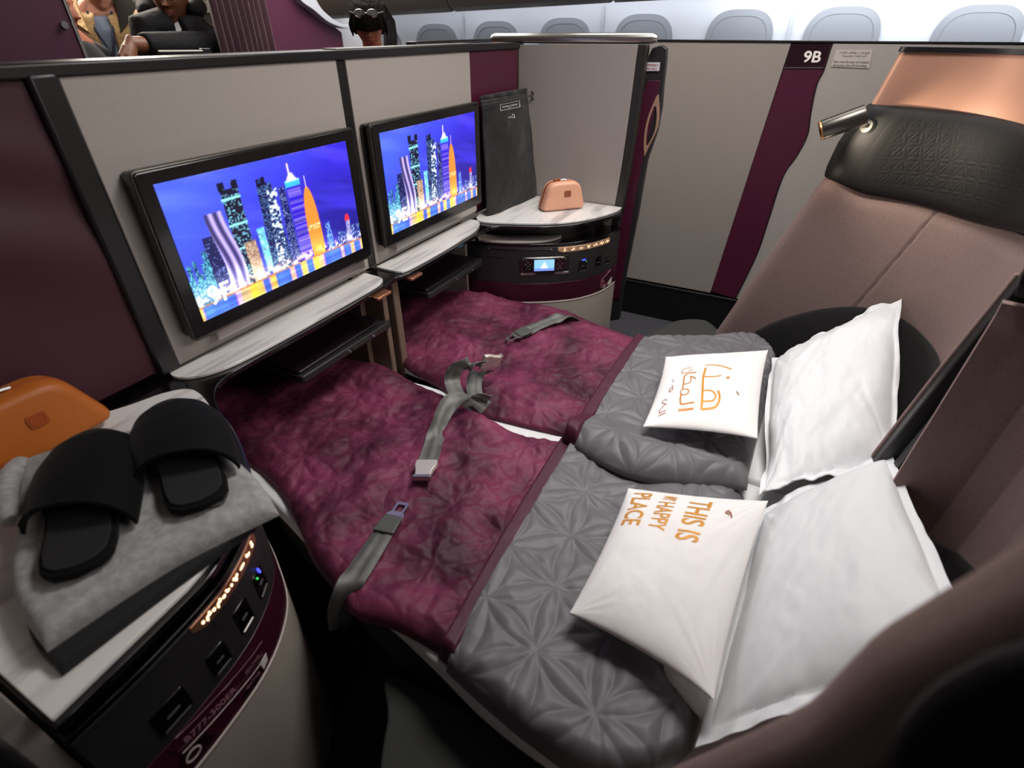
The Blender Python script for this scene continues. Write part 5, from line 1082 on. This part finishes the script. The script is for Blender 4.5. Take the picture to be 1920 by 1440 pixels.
for sg in (1, -1):
    a = [pl(sg*.031+.023*math.cos(q), .098, .014+.016*math.sin(q)) for q in np.linspace(0, 2*math.pi, 20)]; mb.tube(a, .0022, 6, caps=False)
    mb.tube([pl(sg*.054, .097, .018), pl(sg*.076, .05, .018), pl(sg*.078, -.01, .012)], .002, 6)
mb.tube([pl(-.008, .100, .018), pl(.008, .100, .018)], .002, 6); mb.build('glasses', GLOSS, t)
mb = MB()
for sg in (1, -1): mb.loops([[pl(sg*.030+.011*r_*math.cos(q), .083+k, .014+.006*r_*math.sin(q)) for q in np.linspace(0, 2*math.pi, 12, endpoint=False)] for k, r_ in ((-.005, 1), (.0, 1), (.003, .5))])
mb.build('eyes', mat('eye_dark', '#1a1210', .3), t)
mb = MB(); mb.loops([[pl(x, .079-.9*x*x*4, z) for x, z in ((-.024, -.0575), (-.012, -.051), (0, -.053), (.012, -.051), (.024, -.0575), (.012, -.066), (0, -.068), (-.012, -.066))], [pl(x*.9, .088-.9*x*x*4, z) for x, z in ((-.024, -.0575), (-.012, -.052), (0, -.054), (.012, -.052), (.024, -.0575), (.012, -.065), (0, -.067), (-.012, -.065))]]).build('lips', mat('lips_brown', '#6b3a34', .5), t)
COAT = mat('black_coat', '#0e0e0f', .8, spec=.25, bump=(35, .6, 3, .006))
mb = MB(); Tp = [(gz-.235, .115, .085, -.03), (gz-.255, .175, .105, -.03), (gz-.32, .225, .14, -.02), (gz-.50, .225, .155, -.02), (gz-.75, .215, .15, 0), (gz-.95, .21, .15, 0)]
mb.loops([ell(o+fx*k+np.array([0, 0, z]), a, b, rx, fx) for z, a, b, k in Tp])
mb.tube([sh+np.array([-.10, .02, -.01]), sh+np.array([0, 0, .0]), (sh+el)/2, el+unit(el-wr)*.02, el*.72+wr*.28, el*.4+wr*.6, el*.14+wr*.86], [.085, .082, .074, .068, .064, .056, .050], 18)
mb.tube([s2+np.array([.10, 0, .0]), s2, s2+np.array([-.08, .0, -.26]), s2+np.array([-.03, -.12, -.38])], [.085, .078, .062, .052], 16)
fuse(mb.build('coat', COAT, t), .010, 3)
mb = MB(); hb_ = np.array([o[0], o[1], gz-.205]); q = np.linspace(.9, 2*math.pi-.9, 26)
mb.tube([tuple(hb_-fx*.035+fx*.105*math.cos(k)+rx*.125*math.sin(k)+np.array([0, 0, .050-.055*max(0, math.cos(k))])) for k in q], [.030]+[.042]*24+[.030], 12); fuse(mb.build('hood', COAT, t), .009, 2)
sc_ = hb_+fx*.070+np.array([0, 0, -.045])
for sg in (1, -1): MB().loops([[tuple(sc_+rx*sg*x+fx*(y+e)+np.array([0, 0, z])) for x, y, z in ((.004, .012, -.020), (.050, -.02, .055), (.066, -.02, .020), (.020, .02, -.060))] for e in (.02, .032)]).build('shirt_collar', mat('white_shirt', '#d8d6d6', .7), t)
MB().loops([[tuple(sc_+rx*x+fx*e+np.array([0, 0, z])) for x, z in ((-.014, -.012), (.014, -.012), (.010, -.035), (.020, -.16), (-.020, -.16), (-.010, -.035))] for e in (.036, .052)]).build('tie', mat('dark_tie', '#141216', .5), t, bevel=.004)
trousers(o, rx, fx, gz, t)
# --- man in the beige jacket
ch = px3(199, 22, 3.50); face = unit([-.60, -.80, 0]); hc = ch+np.array([0, 0, .115])+np.array([.04, .07, 0]); gz = hc[2]+.12
t = thing('person', (hc[0], hc[1]+.04, 0), 'smiling man in open beige jacket, pale blue shirt and lanyard', 'person')
mb = MB(); pl = head_loops(hc, face, 0, 1., mb); fx, rx, o = body_base(mb, hc[0], hc[1]+.04, gz, face)
for sg in (1, -1):
    s_ = o+rx*sg*.20+np.array([0, 0, gz-.27]); e_ = s_+rx*sg*.05+np.array([0, 0, -.27]); w_ = e_+fx*.12+np.array([0, 0, -.20]); mb.tube([s_-rx*sg*.07, s_, e_, w_], [.06, .05, .042, .03], 12); hand(mb, w_, fx*.3+np.array([0, 0, -1]), -rx*sg, 1., .35, sg)
fuse(mb.build('body', SKL, t), .0045, 1)
mb = MB(); mb.loops([[pl(.077*math.sin(q)*r_, -.014+.096*math.cos(q)*r_, z) for q in np.linspace(0, 2*math.pi, 24, endpoint=False)] for z, r_ in ((.055, .95), (.08, .82), (.105, .58), (.124, .15))]); mb.build('hair', mat('grey_hair', '#6a625c', .7), t)
MB().loops([[pl(x, y+k, z) for x, y, z in ((-.028, .068, -.052), (0, .086, -.058), (.028, .068, -.052), (0, .084, -.068))] for k in (0, .006)]).build('lips', mat('lips_pink', '#9a5048', .5), t)
JK = mat('beige_jacket', '#c2a06c', .8, bump=(40, .7, 3, .008)); JC = mat('brown_corduroy', '#241d17', .9, bump=(200, .4, 2))
mb = MB(); Tp = [(gz-.215, .075, .070, -.01), (gz-.25, .17, .10, -.02), (gz-.32, .195, .125, -.01), (gz-.55, .185, .13, 0), (gz-.80, .18, .13, 0)]
fuse(mb.loops([ell(o+fx*k+np.array([0, 0, z]), a, b, rx, fx) for z, a, b, k in Tp]).build('shirt', mat('pale_blue_shirt', '#8391a6', .8, bump=(60, .3, 2)), t), .01, 1)
mb = MB()
for sg in (1, -1):
    q = np.linspace(.16, math.pi+.1, 18)
    L = [[tuple(o+fx*(.150*math.cos(k)-.005)*w_+rx*sg*(.245*math.sin(k))*w_+np.array([0, 0, z])) for k in q]+[tuple(o+fx*(.135*math.cos(k)-.005)*w_+rx*sg*(.208*math.sin(k))*w_+np.array([0, 0, z])) for k in q[::-1]] for z, w_ in ((gz-.235, .62), (gz-.26, .84), (gz-.33, 1.0), (gz-.55, 1.02), (gz-.95, 1.05))]
    mb.loops(L)
    s_ = o+rx*sg*.18+np.array([0, 0, gz-.29]); e_ = o+rx*sg*.26+np.array([0, 0, gz-.54]); w_ = e_+fx*.11+np.array([0, 0, -.17]); mb.tube([s_-rx*sg*.05, s_, e_, w_], [.075, .080, .066, .052], 14)
fuse(mb.build('jacket', JK, t), .010, 2)
for sg, nm in ((1, 'collar_flap'), (-1, 'collar_flap')):
    L = []
    for e in (0, .012): L.append([tuple(o+rx*sg*x+fx*(y+e)+np.array([0, 0, gz+z])) for x, y, z in ((.060, .02, -.115), (.085, .085, -.205), (.070, .135, -.33), (.135, .125, -.27), (.190, .075, -.20), (.12, .0, -.13))])
    MB().loops(L).build(nm, JC if sg == -1 else JK, t, bevel=.004)
for sg in (1, -1): MB().tube([tuple(o+rx*sg*.055+fx*.085+np.array([0, 0, gz-.235])), tuple(o+rx*sg*.04+fx*.138+np.array([0, 0, gz-.32])), tuple(o+fx*.150+np.array([0, 0, gz-.44]))], .006, 8).build('lanyard', mat('lanyard_navy', '#20283e', .6), t)
trousers(o, rx, fx, gz, t)
# --- person cut off by the divider panel at left
hp = px3(131, 22, 3.0); hc = hp+np.array([-.055, .03, .01]); face = unit([.55, -.83, 0]); gz = hc[2]+.12
t = thing('person', (hc[0], hc[1], 0), 'dark-haired person in black, mostly hidden behind the silver-edged maroon panel', 'person')
mb = MB(); pl = head_loops(hc, face, .1, 1., mb); fx, rx, o = body_base(mb, hc[0], hc[1], gz, face)
for sg in (1, -1):
    s_ = o+rx*sg*.19+np.array([0, 0, gz-.27]); e_ = s_+rx*sg*.04+np.array([0, 0, -.27]); w_ = e_+fx*.08+np.array([0, 0, -.22]); mb.tube([s_-rx*sg*.07, s_, e_, w_], [.06, .05, .042, .03], 12); hand(mb, w_, fx*.3+np.array([0, 0, -1]), -rx*sg, 1., .35, sg)
fuse(mb.build('body', SKM, t), .005, 1)
mb = MB(); mb.loops([[pl(.080*math.sin(q)*r_, -.020+.098*math.cos(q)*r_, z) for q in np.linspace(0, 2*math.pi, 24, endpoint=False)] for z, r_ in ((.045, .97), (.07, .9), (.100, .66), (.126, .15))]); mb.build('hair', mat('black_hair', '#0c0a0a', .7), t)
mb = MB(); Tp = [(gz-.22, .075, .075, -.01), (gz-.25, .16, .11, -.02), (gz-.32, .21, .14, -.01), (gz-.60, .20, .15, 0), (gz-.90, .19, .14, 0)]; mb.loops([ell(o+fx*k+np.array([0, 0, z]), a, b, rx, fx) for z, a, b, k in Tp])
for sg in (1, -1):
    s_ = o+rx*sg*.18+np.array([0, 0, gz-.29]); e_ = o+rx*sg*.24+np.array([0, 0, gz-.55]); mb.tube([s_-rx*sg*.05, s_, e_, e_+fx*.08+np.array([0, 0, -.2])], [.075, .078, .062, .05], 14)
fuse(mb.build('sweater', mat('black_knit', '#141417', .8), t), .012, 2); trousers(o, rx, fx, gz, t)
# --- woman seated in the suite ahead, looking down
ty, tx = 1.92, None
hp = px3(697, 40, ty); hc = np.array([hp[0], ty+.02, hp[2]]); face = unit([-.80, -.60, 0]); tilt = .42
t = thing('person', (hc[0]+.05, hc[1]+.06, 0), 'woman with dark fringe and ponytail, glasses pushed up, looking down beyond the partition', 'person')
mb = MB(); pl = head_loops(hc, face, tilt, .92, mb, .7); fx = face; rx = np.array([fx[1], -fx[0], 0]); o = np.array([hc[0], hc[1], 0])-fx*.10; gz = hc[2]+.10
nk = np.array(pl(0, -.03, -.06)); mb.tube([nk, nk-fx*.05+np.array([0, 0, -.06]), o+np.array([0, 0, gz-.26])], [.045, .047, .06], 14)
mb.loops([ell(o+np.array([0, 0, z])+fx*k, a, b, rx, fx) for z, a, b, k in ((gz-.23, .07, .06, 0), (gz-.27, .15, .08, 0), (gz-.42, .165, .10, 0), (gz-.62, .13, .095, -.02), (gz-.80, .17, .12, -.02), (gz-.86, .15, .11, -.02))])
for sg in (1, -1):
    h = o+rx*sg*.09; mb.tube([h+np.array([0, 0, gz-.82]), h+fx*.20+np.array([0, 0, gz-.82]), h+fx*.40+np.array([0, 0, gz-.80]), h+fx*.42+np.array([0, 0, .30]), h+fx*.40+np.array([0, 0, .05])], [.08, .075, .058, .045, .036], 12); mb.tube([h+fx*.38+np.array([0, 0, .04]), h+fx*.56+np.array([0, 0, .03])], [.036, .028], 10)
    s_ = o+rx*sg*.16+np.array([0, 0, gz-.30]); e_ = s_+rx*sg*.04+fx*.06+np.array([0, 0, -.24]); w_ = e_+fx*.20-rx*sg*.06+np.array([0, 0, .0]); mb.tube([s_-rx*sg*.06, s_, e_, w_], [.052, .043, .036, .026], 12); hand(mb, w_, fx, (0, 0, -1), .88, .4, sg)
fuse(mb.build('body', SKM, t), .0045, 1)
DH = mat('dark_auburn_hair', '#150808', .75, spec=.2, bump=(8, .9, 4, .02), stretch=(14, 14, 1.5))
mb = MB(); L = []
for z, r_, fr_ in ((-.045, .97, 0), (-.02, 1.04, .25), (.01, 1.08, .75), (.04, 1.08, 1.0), (.07, 1.0, 1), (.10, .78, 1), (.122, .45, 1), (.132, .08, 1)):
    ring = []
    for q in np.linspace(0, 2*math.pi, 36, endpoint=False):
        y = math.cos(q); k = r_ if y < .35 else r_*(fr_ if fr_ > .3 else .30) if y > .6 and z < 0 else r_
        ring.append(pl(.083*math.sin(q)*r_, -.006+(.102*y if y < .5 or z > -.005 else .045)*r_, z))
    L.append(ring)
fuse(mb.loops(L).build('hair', DH, t), .005, 1)
mb = MB(); rs = random.Random(2)
for k in range(15):
    x = -.066+.0094*k; mb.tube([pl(x*.6, .085, .085), pl(x*.9, .112-abs(x)*.35, .045), pl(x, .116-abs(x)*.5, .005), pl(x*1.02+rs.uniform(-.004, .004), .112-abs(x)*.55, .020-rs.uniform(0, .012)+abs(x)*-.25)], [.008, .0085, .007, .002], 6)
for sg in (1, -1): mb.tube([pl(sg*.062, .05, .06), pl(sg*.084, .035, .0), pl(sg*.086, .02, -.03), pl(sg*.084, .015, -.06)], [.014, .012, .008, .003], 8)
mb.build('fringe', DH, t)
MB().loops([[pl(x, y+k, z) for x, y, z in ((-.022, .078, -.0575), (0, .094, -.053), (.022, .078, -.0575), (0, .092, -.067))] for k in (0, .006)]).build('lips', mat('lips_rose', '#8a3f38', .5), t)
a = px3(712, 20, ty+.08); mb = MB()
for k in range(16):
    j = rs.uniform(-.018, .018); mb.tube([a+np.array([-.02, .01, 0]), a+np.array([.015+j, .01, .015+j*.5]), px3(728+j*500, 40, ty+.08), px3(731+j*600, 70, ty+.06), px3(730+j*700, 104, ty+.05)], [.014, .013, .012, .010, .003], 6)
mb.build('ponytail', mat('black_hair_gloss', '#0a0707', .7, spec=.2), t)
mb = MB()
for sg in (1, -1):
    q = [pl(sg*.030+.024*math.cos(k), .100-.022*0, .078+.017*math.sin(k)) for k in np.linspace(0, 2*math.pi, 18)]; mb.tube(q, .0024, 6, caps=False)
    mb.tube([pl(sg*.054, .098, .078), pl(sg*.080, .04, .06)], .002, 6)
mb.tube([pl(-.008, .102, .080), pl(.008, .102, .080)], .002, 6); gl = mb.build('glasses', METAL, t)
gm = mat('glass_lens', '#ffffff', .05); gm.node_tree.nodes['Principled BSDF'].inputs['Transmission Weight'].default_value = .85
for sg in (1, -1): MB().loops([[pl(sg*.030+.022*math.cos(k), .099+e, .078+.015*math.sin(k)) for k in np.linspace(0, 2*math.pi, 16, endpoint=False)] for e in (0, .002)]).build('lens', gm, gl)
mb = MB()
for sg in (1, -1):
    s_ = o+rx*sg*.155+np.array([0, 0, gz-.305]); e_ = o+rx*sg*.20+fx*.06+np.array([0, 0, gz-.54]); mb.tube([s_-rx*sg*.05, s_, e_, e_+fx*.16-rx*sg*.05], [.060, .056, .050, .038], 14)
fuse(mb.loops([ell(o+np.array([0, 0, z])+fx*k, a, b, rx, fx) for z, a, b, k in ((gz-.25, .11, .075, 0), (gz-.28, .165, .09, 0), (gz-.42, .178, .112, 0), (gz-.62, .145, .108, -.02), (gz-.82, .18, .13, -.02))]).build('blouse', mat('plum_blouse', '#3a1526', .7), t), .01, 2)
st = thing('crew_seat', (o[0], o[1], 0), 'dark seat cushion carrying the woman beyond the partition', 'seat'); box('seat_cushion', o[0]-.28, o[0]+.28, o[1]-.25, o[1]+.30, gz-.99, gz-.905, DKCUSH, st, bevel=.03); box('seat_base', o[0]-.2, o[0]+.2, o[1]-.2, o[1]+.2, 0, gz-.99, BLACK, st)
